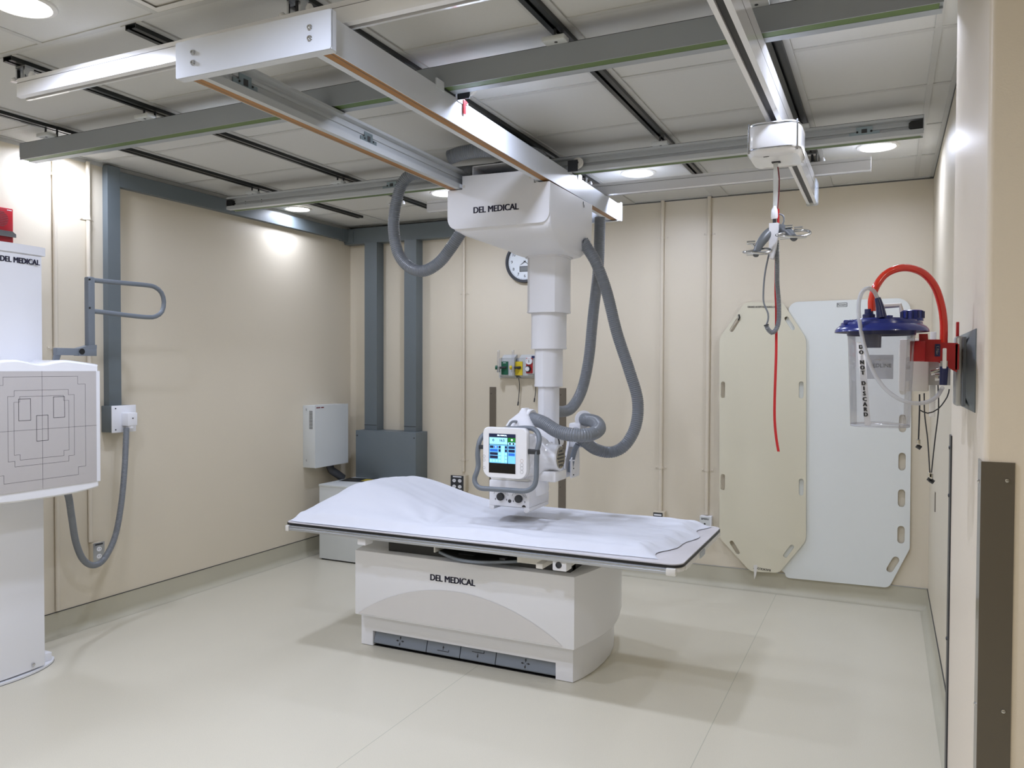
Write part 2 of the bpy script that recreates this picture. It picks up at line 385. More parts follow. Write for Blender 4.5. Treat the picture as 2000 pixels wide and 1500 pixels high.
for i, (x, y) in enumerate(LAMP_XY):
    t = thing('ceiling_light', lbl[i], 'light', (x, y, CEIL), 0, 'round ceiling downlights')
    MB().lathe([(.086, -.004), (.091, -.009), (.105, -.006), (.108, -.0005), (.086, 0)], (x, y, CEIL - .002), m='offwhite', seg=40, cap=(False, False)).build('trim_ring', t)
    MB().lathe([(.087, -.005), (.087, 0)], (x, y, CEIL - .002), m='glow', seg=40).build('diffuser', t)
t = thing('air_diffuser', 'square white ceiling air diffuser at the top left edge', 'vent', (-1.975, 1.65, CEIL))
c = MB()
for k in range(4):
    r0 = .3 - k * .07; r1 = r0 - .03; zz = CEIL - .002 - .0 * k
    c.add([(-1.975 + sx * r, 1.65 + sy * r, z) for r, z in ((r0, zz), (r1, zz + .03 if k else zz)) for sx, sy in ((-1, -1), (1, -1), (1, 1), (-1, 1))], [(i, (i + 1) % 4, 4 + (i + 1) % 4, 4 + i) for i in range(4)], 'offwhite')
c.box(-2.275, -1.675, 1.35, 1.95, CEIL + .004, CEIL + .012, 'offwhite'); c.build('vent_face', t)

# ------------------------------------------------------------------ overhead rails
def rail(front):
    x0, x1 = -4.055, .135
    t = thing('overhead_rail', 'grey overhead rail with a green strip, nearer the viewer' if front else 'grey overhead rail with channel grooves facing the viewer, farther back', 'rail', (x0, 2.65 if front else 4.07, 2.6), 0, 'overhead crane rails')
    ya = 2.62 if front else 4.115; s = 1 if front else -1        # ya: plain outer face, opens towards the other rail
    Y = lambda d: ya + s * d
    c = MB()
    # body: C profile (distance from outer face, z)
    prof = [(0, 2.6), (.004, 2.6), (.004, 2.606), (.0, 2.606), (.0, 2.682), (.085, 2.682), (.085, 2.668), (.074, 2.664), (.03, 2.664), (.03, 2.652), (.04, 2.650), (.04, 2.643), (.03, 2.641), (.03, 2.636), (.036, 2.634), (.036, 2.624), (.03, 2.622), (.03, 2.616), (.074, 2.616), (.078, 2.622), (.085, 2.622), (.085, 2.600), (.036, 2.600), (.036, 2.606), (.008, 2.606), (.008, 2.600)]
    prof = [(.0, 2.600), (.0, 2.682), (.085, 2.682), (.085, 2.670), (.060, 2.667), (.060, 2.655), (.067, 2.653), (.067, 2.643), (.060, 2.642), (.060, 2.635), (.066, 2.633), (.066, 2.623), (.060, 2.621), (.060, 2.617), (.078, 2.616), (.078, 2.622), (.085, 2.622), (.085, 2.600), (.046, 2.600), (.046, 2.607), (.004, 2.607), (.004, 2.600)]
    c.prism([(Y(p[0]), p[1]) for p in prof], 'x', x0, x1, 'rail' if front else 'rail_lit'); 
    c.prism([(Y(p[0]), p[1]) for p in ((0, 2.684), (.085, 2.684), (.085, 2.682), (0, 2.682))], 'x', x0, x1, 'alu_dark')
    c.build('rail_body', t)
    g = MB(); g.box(x0 + .012, x1 - .01, Y(.0045), Y(.0455), 2.6008, 2.6065, 'green'); g.build('green_strip', t)['label'] = 'olive green strip along the underside'
    for i, x in enumerate(SX):
        yb = 2.60 if front else 4.025
        k = MB(); k.box(x - .042, x + .042, yb - .022, yb + .03, 2.6825, 2.70, 'cabinet', .003); k.cyl((x + .004, yb + .0, 2.6815), (x + .004, yb, 2.683), .006, 'dark', 12); k.cyl((x, yb, 2.70), (x, yb, CEIL - .02), .005, 'dark', 10); k.cyl((x, yb + .06 * (1 if front else 1), 2.682), (x, yb + .06, CEIL - .02), .005, 'dark', 10); k.build('mounting_block', t)
    for x in (x0, x1):
        k = MB(); k.box(x - .002, x + .002, Y(-.001), Y(.088), 2.612, 2.684, 'alu'); k.build('end_plate', t)
        if not front:
            sx = 1 if x < -1 else -1
            k = MB(); k.prism([(x + sx * .003, 2.626), (x + sx * .052, 2.626), (x + sx * .06, 2.634), (x + sx * .06, 2.652), (x + sx * .05, 2.66), (x + sx * .003, 2.66)], 'y', Y(.061), Y(.084), 'black'); k.build('bumper', t)['label'] = 'black rubber bumper at the rail end'
    if not front:
        for x in (.01 - .12, -2.73):
            k = MB(); yy = Y(.069)
            k.box(x - .065, x + .065, yy - .003, yy, 2.620, 2.64, 'zinc'); k.box(x - .035, x + .035, yy - .003, yy, 2.639, 2.662, 'zinc')
            k.box(x - .012, x + .012, yy - .004, yy - .0025, 2.634, 2.652, 'alu_dark')
            for q in (-.03, .03): k.cyl((x + q, yy - .0045, 2.64), (x + q, yy - .002, 2.64), .005, 'black', 10)
            k.build('splice_plate', t)['label'] = 'zinc plated splice plate'
        for x in (-3.9, -3.76, -.62):
            for z in (2.627, 2.645): MB().cyl((x, Y(.0655), z), (x, Y(.0685), z), .003, 'black', 8).build('screw_hole', t)
rail(True); rail(False)

# ------------------------------------------------------------------ bridge
BX, BY = -1.837, 3.405
RZ = .0172
br = thing('crane_bridge', 'long white bridge of two beams hung crosswise under the ceiling rails', 'bridge', (BX, BY, 2.485), RZ)
mt = Matrix.Translation((BX, BY, 0)) @ Matrix.Rotation(RZ, 4, 'Z')
hw, hl = .29, 1.50
Z0, Z1 = 2.487, 2.592
def bpart(mb, name, label=None):
    o = mb.build(name, br, mt)
    if label: o['label'] = label
    return o
for s in (-1, 1):
    xo = s * hw
    pr = [(0, Z0), (0, Z1), (.068, Z1), (.068, Z1 - .012), (.044, Z1 - .016), (.044, 2.562), (.05, 2.56), (.05, 2.548), (.044, 2.546), (.044, 2.535), (.05, 2.533), (.05, 2.521), (.044, 2.519), (.044, 2.508), (.06, 2.506), (.06, 2.514), (.068, 2.514), (.068, Z0), (.043, Z0), (.043, Z0 + .006), (.004, Z0 + .006), (.004, Z0)]
    c = MB(); c.prism([(xo - s * p[0], p[1]) for p in pr], 'y', -hl, hl, 'bridge' if s > 0 else 'rail_lit'); bpart(c, 'beam', 'grey channel beam on the left' if s < 0 else 'white beam on the right')
    c = MB(); c.box(xo - s * .0045, xo - s * .0425, -hl + .01, hl - .01, Z0 + .0006, Z0 + .0058, 'orange'); c.box(xo - s * .014, xo - s * .017, -hl + .01, hl - .01, Z0 + .0001, Z0 + .0008, 'bronze'); bpart(c, 'orange_strip', 'ochre strip under the beam')
for s in (-1, 1):
    c = MB(); yy = s * (hl + .004)
    pr = rrect(-hw - .022, hw + .022, Z0 - .006, Z1 + .006, .006)
    c.prism(pr, 'y', yy - .0035, yy + .0035, 'bridge'); 
    c.box(-hw - .018, hw + .018, yy - s * .03, yy, Z0 - .007, Z0 - .003, 'bridge')
    c.box(hw + .018, hw + .022, yy - s * .022, yy, Z0 - .006, Z1 + .006, 'bridge')
    bpart(c, 'end_plate')
    if s < 0:
        for xx in (-.235, .235):
            for zz in (2.522, 2.555):
                c = MB(); c.lathe([(.009, 0), (.009, .002), (.0065, .0022), (.0065, .007), (.0035, .007), (.003, .004), (.0005, .004)], (xx, yy - .0035, zz), (0, -1, 0), 'steel', 16); bpart(c, 'bolt')
# splice plates inside the left beam
for yy in (-1.27, -.52):
    c = MB(); xx = -hw + .051
    c.box(xx, xx + .003, yy - .06, yy + .06, 2.51, 2.538, 'zinc'); c.box(xx, xx + .003, yy - .03, yy + .03, 2.537, 2.562, 'zinc'); c.box(xx + .003, xx + .004, yy - .01, yy + .012, 2.525, 2.548, 'alu_dark')
    for q in (-.03, .035): c.cyl((xx + .002, yy + q, 2.532), (xx + .0045, yy + q, 2.532), .004, 'black', 8)
    bpart(c, 'splice_plate', 'zinc plated splice plate')
# trolleys that carry the bridge in the rails
for yr, yn, r0, r1 in ((2.665, -1, 2.62, 2.705), (4.06, 1, 4.03, 4.115)):
    for s in (-1, 1):
        c = MB(); yy = yr - BY; xx = s * (hw + .0)
        c.box(xx - .003, xx + .003, r0 - .062 - BY, r0 - .005 - BY, Z1 - .01, Z1 + .026, 'bridge'); c.box(xx - .003, xx + .003, r1 + .012 - BY, r1 + .072 - BY, Z1 - .01, Z1 + .022, 'bridge'); c.box(xx - s * .06, xx, r0 - BY, r1 - BY, Z1 - .002, 2.5995, 'dark')
        bpart(c, 'hanger_bracket')
        c = MB(); yy2 = (2.74 if yn < 0 else 3.985) - BY
        c.lathe([(.006, -.012), (.026, -.012), (.026, -.006), (.030, -.004), (.030, .006), (.024, .009), (.006, .009)], (xx + s * .05, yy2, 2.632), (0, 1, 0), 'offwhite', 22)
        c.cyl((xx + s * .05, yy2 - .02, 2.632), (xx + s * .05, yy2 + .02, 2.632), .008, 'dark', 10); c.box(xx, xx + s * .055, yy2 - .02, yy2 - .014, 2.585, 2.645, 'dark')
        bpart(c, 'roller', 'pale nylon roller in a dark bracket')
# red brake pull on the right beam
c = MB(); y0 = 2.775 - BY; xr = hw + .006
c.box(xr - .002, xr + .001, y0 - .009, y0 + .009, 2.545, 2.598, 'red'); c.box(xr - .03, xr + .001, y0 - .009, y0 + .012, 2.596, 2.6, 'red', .001); c.cyl((xr - .02, y0 + .02, 2.592), (xr - .02, y0 + .02, 2.599), .02, 'red', 18)
bpart(c, 'brake_tab', 'red brake tab over the beam edge')
c = MB(); c.box(xr - .028, xr - .002, y0 + .014, y0 + .036, 2.588, 2.597, 'offwhite', .002); bpart(c, 'switch_block', 'cream plastic switch block')

# ------------------------------------------------------------------ tube crane (housing, column, tube head)
cr = thing('xray_tube_crane', 'white ceiling mounted x-ray tube crane with telescoping column over the table', 'x-ray machine', (-1.75, 4.17, 2.5))
def cp(mb, name, label=None, parent=None):
    o = mb.build(name, parent or cr)
    if label: o['label'] = label
    return o
HX0, HX1, HY0, HY1 = -2.14, -1.55, 3.70, 4.345
c = MB()
# front cover plate: rounded lower corners, notched top where it enters the bridge
fp = [(HX0, 2.482), (HX0, 2.345)] + [(HX0 + .05 - .05 * cos(radians(a)), 2.335 - .06 * sin(radians(a))) for a in range(0, 91, 15)] + \
     [(HX1 - .045 + .045 * sin(radians(a)), 2.275 + .05 * (1 - cos(radians(a)))) for a in range(0, 91, 15)] + \
     [(HX1, 2.330), (HX1, 2.478), (HX1 - .085, 2.478), (HX1 - .085, 2.500), (-1.70, 2.545), (-2.05, 2.552), (-2.05, 2.482)]
c.prism(fp, 'y', HY0, HY0 + .012, 'white')
cp(c, 'front_cover')
# body sections from top to bottom
def sec(z, x0, x1, y0, y1, r): return [Vector((p[0], p[1], z)) for p in rrect(x0, x1, y0, y1, r, 5)]
c = MB()
R = [sec(2.478, HX0 + .002, HX1, HY0 + .012, HY1, .004), sec(2.34, HX0 + .002, HX1, HY0 + .012, HY1, .008), sec(2.275, HX0 + .03, HX1, HY0 + .012, HY1, .016), sec(2.248, HX0 + .07, HX1 - .006, HY0 + .03, HY1 - .004, .035),
     sec(2.21, HX0 + .17, HX1 - .012, HY0 + .10, HY1 - .01, .05), sec(2.185, -1.905, HX1 - .03, 3.89, HY1 - .02, .06), sec(2.168, -1.885, -1.585, 3.96, HY1 - .05, .06), sec(2.164, -1.86, -1.60, 4.02, 4.28, .05)]
c.rings(R, 'white', True); cp(c, 'housing')
c = MB(); c.box(-2.05, -1.66, HY0 + .014, HY1 - .02, 2.478, 2.50, 'dark'); c.box(-2.05, -1.64, HY0 + .0135, HY0 + .02, 2.478, 2.55, 'white'); 
for p in ((-2.04, 2.497), (-1.655, 2.507)): c.lathe([(.007, 0), (.006, .003), (.001, .003)], (p[0], HY0, p[1]), (0, -1, 0), 'offwhite', 14)
for p in ((-1.549, 4.19, 2.46), (-1.549, 4.19, 2.245), (-1.549, 4.2, 2.445)): c.box(p[0], p[0] + .002, p[1] - .002, p[1] + .003, p[2] - .008, p[2] + .008, 'dark')
cp(c, 'carriage')
c = MB(); c.box(-2.0, -1.68, 3.72, 4.02, 2.60, 2.604, 'white'); c.box(-2.0, -1.996, 3.72, 4.02, 2.55, 2.604, 'white'); c.box(-1.684, -1.68, 3.72, 4.02, 2.55, 2.604, 'white'); c.build('cable_tray', cr)
lettering('DEL MEDICAL', .046, (-1.852, HY0 - .0006, 2.364), (1, 0, 0), (0, 0, 1), cr, 'logo', bold=.042, xs=.93)
# column
def octo(cx, cy, hx, hy, ch, z): return [Vector((cx + a, cy + d, z)) for a, d in ((-hx + ch * .7, -hy), (0, -hy - .018), (hx - ch * .7, -hy), (hx, -hy + ch * .9), (hx, hy - ch), (hx - ch, hy), (-hx + ch, hy), (-hx, hy - ch), (-hx, -hy + ch * .9))]
CXc, CYc = -1.742, 4.165
secs = [(.107, .103, 2.175, 1.846), (.0875, .085, 1.86, 1.643), (.069, .07, 1.658, 1.43), (.051, .056, 1.445, 1.08)]
for i, (hx, hy, zt, zb) in enumerate(secs):
    c = MB(); c.rings([octo(CXc, CYc, hx, hy, .05 * hx / .12, z) for z in (zt, zb)], 'white', False); c.rings([octo(CXc, CYc, hx + .0015, hy + .0015, .05 * hx / .12, z) for z in (zb + .012, zb + .002)], 'white', False); c.build('column_section', cr)
c = MB(); c.rings([octo(CXc, CYc, .118, .113, .05, 2.176), octo(CXc, CYc, .118, .113, .05, 2.155)], 'white', False); cp(c, 'column_collar')
# trunnion arm under the column
c = MB(); c.box(-1.80, -1.685, 3.98, 4.22, 1.02, 1.13, 'white', .015); c.box(-1.795, -1.69, 3.86, 4.02, 1.045, 1.11, 'white', .012); c.box(-1.81, -1.67, 4.09, 4.24, 1.09, 1.2, 'white', .02); cp(c, 'carriage_arm')
# tube housing
TX, TY, TZ = -1.75, 3.79, 1.075
c = MB()
c.lathe([(.03, -.175), (.062, -.173), (.07, -.165), (.085, -.13), (.108, -.09), (.118, -.04), (.118, .075), (.110, .115), (.092, .145), (.073, .162), (.068, .18), (.067, .225), (.060, .232), (.056, .232)], (TX, TY, TZ), (1, 0, 0), 'white_gloss', 40)
c.lathe([(.10, .16), (.10, .0), (.113, -.01), (.113, -.03), (.07, -.04)], (TX + .05, TY - .005, TZ - .03), (0, .25, -1), 'white_gloss', 32)
c.lathe([(.088, 0), (.098, -.004), (.1, -.012)], (TX + .02, TY - .02, TZ + .02), (.3, -1, .1), 'white_gloss', 30)
cp(c, 'tube_housing')
c = MB(); c.box(TX - .13, TX + .12, TY - .09, TY + .1, TZ - .128, TZ - .095, 'white_gloss', .012); c.box(TX + .12, TX + .225, TY - .05, TY + .11, TZ - .125, TZ - .07, 'white_gloss', .01); cp(c, 'tube_cradle')
g = MB(); g.lathe([(.056, 0), (.056, .004), (.05, .004), (.05, .001), (0.001, .001)], (TX + .2322, TY, TZ), (1, 0, 0), 'brass', 28)
for k in range(5):
    for j in range(5):
        if (k - 2) ** 2 + (j - 2) ** 2 < 7: g.box(TX + .233, TX + .2345, TY - .044 + k * .018, TY - .034 + k * .018, TZ - .044 + j * .018, TZ - .033 + j * .018, 'dark')
for a in range(0, 360, 60): g.cyl((TX + .236, TY + .053 * cos(radians(a)), TZ + .053 * sin(radians(a))), (TX + .238, TY + .053 * cos(radians(a)), TZ + .053 * sin(radians(a))), .003, 'dark', 8)
g.build('fan_grille', cr)['label'] = 'round brass grille on the tube end'
c = MB()   # side bracket plate right of the tube carrying the cable collar
pl = [(4.0, .94), (4.12, .94), (4.13, 1.0), (4.125, 1.1), (4.14, 1.25), (4.10, 1.29), (4.06, 1.25), (4.05, 1.12), (4.02, 1.06), (4.0, 1.04)]
c.prism([(4.0, .94), (4.12, .94), (4.13, 1.0), (4.13, 1.2), (4.07, 1.2), (4.05, 1.12), (4.02, 1.06), (4.0, 1.04)], 'x', -1.585, -1.573, 'white'); c.prism([(4.0, .94), (4.12, .94), (4.13, 1.0), (4.115, 1.12), (4.09, 1.18), (4.07, 1.18), (4.05, 1.08), (4.0, 1.04)], 'x', -1.545, -1.538, 'white'); c.box(-1.70, -1.575, 4.0, 4.1, .96, 1.03, 'white', .008); 
for z in (.955, .99, 1.03): c.cyl((-1.539, 4.03, z), (-1.535, 4.03, z), .004, 'dark', 8)
cp(c, 'side_bracket')
# collimator
KX0, KX1, KY0, KY1 = -1.865, -1.636, 3.66, 3.925
c = MB(); c.box(KX0, KX1, KY0, KY1, .822, .955, 'white', .006); c.box(KX0 + .012, KX1 - .012, KY0 + .008, KY1 - .008, .955, .966, 'offwhite', .003)
col_ = cp(c, 'collimator')
for x0, x1 in ((KX0 + .0, KX0 + .028), (KX1 - .03, KX1)):
    c = MB(); c.prism([(x0, .823), (x1, .823), (x1, .806), ((x0 + x1) / 2 + .004, .800), (x0, .806)] if x0 < -1.8 else [(x0, .823), (x1, .823), (x1, .806), (x0 + .012, .796), (x0, .802)], 'y', KY0 + .003, KY1 - .01, 'white'); c.build('filter_rail', col_)
c = MB(); c.box(KX0 + .03, KX1 - .03, KY0 + .02, KY1 - .02, .818, .8225, 'black'); c.build('light_window', col_)['label'] = 'dark window on the underside'
for i, (kx, kz) in enumerate(((-1.795, .872), (-1.692, .868))):
    k = MB(); k.lathe([(.0195, 0), (.0195, .015), (.018, .018), (.001, .018)], (kx, KY0, kz), (0, -1, 0), 'dark', 28); 
    for a in range(0, 360, 20): k.cyl((kx + .0195 * cos(radians(a)), KY0 - .001, kz + .0195 * sin(radians(a))), (kx + .0195 * cos(radians(a)), KY0 - .015, kz + .0195 * sin(radians(a))), .0012, 'black', 6)
    k.build('knob', col_)['label'] = 'dark ribbed knob, %s of the two' % ('left' if i == 0 else 'right')
    k = MB()
    for rr, a0, a1, wd in ((.041, 8, 165, .0016), (.036, 8, 150, .001), (.031, 20, 140, .0016), (.0265, 30, 130, .001)):
        n = 20; A = [radians(a0 + (a1 - a0) * j / n) for j in range(n + 1)]
        vs = [(kx + q * cos(a), KY0 - .0006, kz + q * sin(a)) for a in A for q in (rr, rr + wd)]
        k.add(vs, [(2 * j, 2 * j + 1, 2 * j + 3, 2 * j + 2) for j in range(n)], 'line')
    for sx in (-1, 1): k.box(kx + sx * .032 - .004, kx + sx * .032 + .004, KY0 - .0008, KY0 - .0002, kz - .016, kz - .014, 'line'); k.box(kx + sx * .032 - .001, kx + sx * .032 + .001, KY0 - .0008, KY0 - .0002, kz - .021, kz - .009, 'line')
    k.build('dial_marks', col_)
c = MB(); c.lathe([(.009, 0), (.009, .003), (.006, .004), (.001, .004)], (-1.745, KY0, .852), (0, -1, 0), 'dark', 18); c.build('button', col_)
c = MB(); c.prism([(-1.665 + .011 * cos(radians(a)), .826 + .011 * sin(radians(a))) for a in range(0, 181, 15)], 'y', KY0 - .0008, KY0 - .0002, 'black'); c.build('sticker', col_)
# touch panel
DX0, DX1, DZ0, DZ1, DY = -1.815, -1.572, .992, 1.243, 3.49
c = MB(); o1 = rrect(DX0, DX1, DZ0, DZ1, .03, 7, [.03, .03, .045, .045]); ins = lambda q: [((p[0] - (DX0 + DX1) / 2) * (1 - q) + (DX0 + DX1) / 2, (p[1] - 1.117) * (1 - q) + 1.117) for p in o1]
c.rings([[Vector((p[0], y, p[1])) for p in ins(q)] for q, y in ((.03, DY), (.0, DY + .006), (0, DY + .032), (.06, DY + .046), (.12, DY + .05))], 'white_gloss', True)
c.box(-1.77, -1.62, DY + .045, TY - .06, 1.02, 1.2, 'white_gloss', .03)
tab = cp(c, 'control_panel')
SX0, SX1, SZ0, SZ1 = -1.779, -1.634, 1.018, 1.212
c = MB(); c.box(SX0, SX1, DY - .0012, DY + .001, SZ0, SZ1, 'scr_black'); ys = DY - .0016
W = SX1 - SX0; Hh = SZ1 - SZ0
def ui(u0, u1, v0, v1, m, lift=0): c.box(SX0 + u0 * W, SX0 + u1 * W, ys - .0002 - lift, ys, SZ1 - v1 * Hh, SZ1 - v0 * Hh, m)
ui(0, 1, 0, .085, 'scr_navy'); ui(.02, .70, .095, .27, 'scr_lite'); ui(.72, 1, .095, .2, 'scr_green'); ui(.72, 1, .21, .275, 'scr_lite')
ui(.02, .70, .285, .745, 'scr_blue'); ui(.72, 1, .285, .745, 'scr_blue')
L_ = .0003
for (u0, u1, v0, v1, m_) in ((.04, .18, .305, .37, 'scr_navy'), (.20, .34, .305, .37, 'scr_mid'), (.24, .30, .315, .36, 'scr_white'), (.04, .34, .39, .46, 'scr_mid'), (.04, .34, .475, .545, 'scr_navy'), (.04, .34, .56, .635, 'scr_navy'),
    (.37, .45, .305, .37, 'scr_navy'), (.61, .69, .305, .37, 'scr_navy'), (.37, .45, .39, .46, 'scr_navy'), (.61, .69, .39, .46, 'scr_navy'), (.47, .59, .30, .73, 'scr_lite'), (.37, .45, .48, .54, 'scr_lite'), (.61, .69, .48, .54, 'scr_lite'), (.37, .45, .57, .63, 'scr_lite'), (.61, .69, .57, .63, 'scr_lite'),
    (.04, .12, .66, .72, 'scr_lite'), (.15, .23, .66, .72, 'scr_lite'), (.26, .34, .66, .72, 'scr_lite'), (.37, .45, .66, .72, 'scr_lite'), (.61, .69, .66, .72, 'scr_lite'),
    (.745, .98, .305, .37, 'scr_navy'), (.745, .98, .39, .46, 'scr_navy'), (.745, .98, .48, .55, 'scr_mid'), (.77, .83, .22, .265, 'scr_black'), (.9, .96, .22, .265, 'scr_black'), (.84, .9, .12, .17, 'scr_white'), (.76, .98, .335, .342, 'scr_mid')):
    ui(u0, u1, v0, v1, m_, L_)
scr = c.build('screen', tab); scr['label'] = 'lit touch screen with blue menu tiles'
lettering('DEL MEDICAL', .0085, (SX0 + .5 * W, ys - .0006, SZ1 - .042 * Hh), (1, 0, 0), (0, 0, 1), tab, 'screen_title', 'scr_white', .02)
lettering('0', .017, (SX0 + .17 * W, ys - .0006, SZ1 - .17 * Hh), (1, 0, 0), (0, 0, 1), tab, 'screen_digit', 'scr_navy', .02)
lettering('16.5', .017, (SX0 + .5 * W, ys - .0006, SZ1 - .17 * Hh), (1, 0, 0), (0, 0, 1), tab, 'screen_digit', 'scr_navy', .02)
def ringm(x, z, r, m='line'):
    c = MB()
    A = [2 * pi * k / 20 for k in range(21)]
    c.add([(x + q * cos(a), DY - .0006, z + q * sin(a)) for a in A for q in (r, r + .0009)], [(2 * j, 2 * j + 1, 2 * j + 3, 2 * j + 2) for j in range(20)], m); c.build('panel_button', tab)
for z in (1.097, 1.078, 1.040): ringm(-1.806, z, .0058)
for z, m_ in ((1.084, 'orange'), (1.064, 'line'), (1.048, 'line'), (1.03, 'line')): ringm(-1.6, z, .0078, m_)
# grab handle round the panel
HB = [(950, 846, 3.56), (942, 852, 3.54), (936, 864, 3.52), (933, 885, 3.51), (934, 908, 3.51), (931, 922, 3.50), (927, 934, 3.495), (929, 945, 3.49), (938, 953, 3.49), (958, 955, 3.49), (990, 957, 3.49), (1020, 959, 3.49), (1033, 957, 3.49), (1043, 949, 3.495), (1047, 935, 3.50), (1048, 905, 3.51), (1049, 882, 3.51), (1053, 862, 3.52), (1051, 847, 3.54), (1042, 838, 3.56), (1028, 836, 3.575), (1005, 837, 3.575), (985, 838, 3.575)]
c = MB(); c.tube([at(q[0], q[1], 'y', q[2]) for q in HB], .0125, 'handle', 14, step=.006); cp(c, 'grab_handle')
c = MB(); c.box(-1.572, -1.515, DY + .008, DY + .03, 1.118, 1.142, 'dark', .002); cp(c, 'handle_clamp'); c = MB(); c.box(-1.842, -1.81, DY + .01, DY + .03, 1.13, 1.15, 'dark', .002); cp(c, 'handle_clamp')
# hose collars
def A(px, py, ax, v): return at(px, py, ax, v)
pA = A(1036, 816, 'y', 3.80)
c = MB(); dA = Vector((.8, -.15, -.12)).normalized()
c.lathe([(.044, .012), (.047, .008), (.046, -.01), (.032, -.05), (.012, -.07)], pA, dA, 'white', 28)
c.rings([sec(1.235, -1.80, -1.64, 3.70, 3.86, .03), sec(1.262, -1.79, -1.66, 3.72, 3.84, .03), sec(1.30, pA.x - .055, pA.x + .0, 3.755, 3.835, .02), sec(1.325, pA.x - .04, pA.x - .015, 3.77, 3.82, .008)], 'white', True)
cp(c, 'cable_collar')
pB = A(1140, 819, 'y', 4.10)
dB = Vector((.35, -.85, .1)).normalized()
c = MB(); c.lathe([(.040, .014), (.047, .014), (.049, .0), (.047, -.055), (.03, -.075), (.001, -.08)], pB, dB, 'white', 28); c.box(-1.58, -1.51, 4.06, 4.14, 1.1, 1.235, 'white', .01); cp(c, 'cable_collar')
# hose A -> B curl
hA = [A(1040, 818, 'y', 3.79), A(1062, 826, 'y', 3.74), A(1090, 843, 'y', 3.70), A(1125, 850, 'y', 3.69), A(1154, 848, 'y', 3.74), A(1170, 838, 'y', 3.86), A(1165, 825, 'y', 3.98), A(1148, 820, 'y', 4.05), A(1142, 819, 'y', 4.09)]
c = MB(); c.tube(hA, .035, 'hose', 20, step=.01, corr=.075); cp(c, 'cable_hose', 'ribbed grey hose curling between the two collars')
hB = [A(1122, 845, 'y', 3.95), A(1142, 862, 'y', 4.05), A(1165, 878, 'y', 4.15), A(1195, 883, 'y', 4.2), A(1222, 868, 'y', 4.22), A(1242, 830, 'y', 4.25), A(1245, 780, 'y', 4.27), A(1228, 720, 'y', 4.27), A(1205, 650, 'y', 4.27), A(1185, 570, 'y', 4.26), A(1165, 515, 'y', 4.25), A(1148, 486, 'y', 4.24), A(1138, 470, 'y', 4.22)]
c = MB(); c.tube(hB, .033, 'hose', 20, step=.01, corr=.075); cp(c, 'cable_hose', 'ribbed grey hose looping down right of the column')
hC = [A(1172, 425, 'y', 4.6), A(1171, 460, 'y', 4.6), A(1168, 530, 'y', 4.6), A(1158, 620, 'y', 4.6), A(1150, 700, 'y', 4.6), A(1137, 760, 'y', 4.58), A(1118, 795, 'y', 4.5), A(1098, 804, 'y', 4.4), A(1080, 800, 'y', 4.26)]
c = MB(); c.tube(hC, .034, 'hose', 18, step=.01, corr=.045); cp(c, 'cable_hose', 'darker grey hose hanging behind the column')
hD = [Vector((-1.95, 3.90, 2.625)), Vector((-2.2, 3.93, 2.638)), Vector((-2.38, 3.92, 2.645)), A(802, 342, 'y', 3.9), A(783, 365, 'y', 3.9), A(772, 405, 'y', 3.9), A(769, 450, 'y', 3.9), A(778, 495, 'y', 3.9), A(800, 522, 'y', 3.9), A(828, 529, 'y', 3.9), A(857, 513, 'y', 3.9), A(880, 485, 'y', 3.9), A(898, 458, 'y', 3.9), A(915, 430, 'y', 3.9)]
c = MB(); c.tube(hD, .034, 'hose', 18, step=.01, corr=.075); cp(c, 'cable_hose', 'ribbed grey hose looping left of the housing')
hE = [Vector((-2.07, 3.60, 2.63)), Vector((-1.98, 3.60, 2.645)), Vector((-1.85, 3.62, 2.648)), Vector((-1.72, 3.68, 2.64)), Vector((-1.66, 3.80, 2.64)), Vector((-1.72, 3.92, 2.64)), Vector((-1.95, 3.90, 2.625))]
c = MB(); c.tube(hE, .037, 'hose', 18, step=.01, corr=.075); cp(c, 'cable_hose', 'grey hose coiled on the tray between the beams')
hF = [A(1128, 868, 'y', 4.03), A(1122, 880, 'y', 4.03), A(1116, 905, 'y', 4.03), A(1114, 922, 'y', 4.03)]
c = MB(); c.tube(hF, .015, 'greyplastic', 12, step=.02); c.cyl(A(1118, 900, 'y', 4.015), A(1118, 898, 'y', 4.015), .017, 'white', 14); cp(c, 'cable')
c = MB(); c.tube([A(992, 835, 'y', 3.6), A(1000, 824, 'y', 3.66), A(1012, 824, 'y', 3.74), A(1020, 828, 'y', 3.78)], .007, 'hose', 10, step=.02); cp(c, 'cable'); c = MB(); c.tube([A(1089, 852, 'y', 3.88), A(1092, 862, 'y', 3.89), A(1093, 872, 'y', 3.89)], .004, 'dark', 8); cp(c, 'cable')

# ------------------------------------------------------------------ table
tb = thing('xray_table', 'white examination table with floating flat top on a wide pedestal', 'x-ray table', (-1.99, 3.95, 0))
def tp(mb, name, label=None, parent=None):
    o = mb.build(name, parent or tb)
    if label: o['label'] = label
    return o
arc = [(-1.367, 3.59), (-1.342, 3.674), (-1.324, 3.775), (-1.318, 3.92), (-1.323, 4.034), (-1.348, 4.168), (-1.388, 4.297), (-1.43, 4.37)]
mirr = lambda L, cx: [(2 * cx - p[0], p[1]) for p in reversed(L)]
base = arc + mirr(arc, -1.994)
zb0, zb1 = .003, .197
c = MB()   # pedestal foot with a recess for the pedals
px0, px1, pz = -2.545, -1.458, .085
ft = base
c.prism([(p[0], max(p[1], 3.66)) for p in ft], 'z', zb0, zb1, 'white')
c.box(-2.621, px0, 3.59, 3.67, zb0, zb1, 'white'); c.box(px1, -1.367, 3.59, 3.67, zb0, zb1, 'white'); c.box(px0, px1, 3.59, 3.67, pz, zb1, 'white'); c.box(px0, px1, 3.655, 3.665, zb0, pz, 'black')
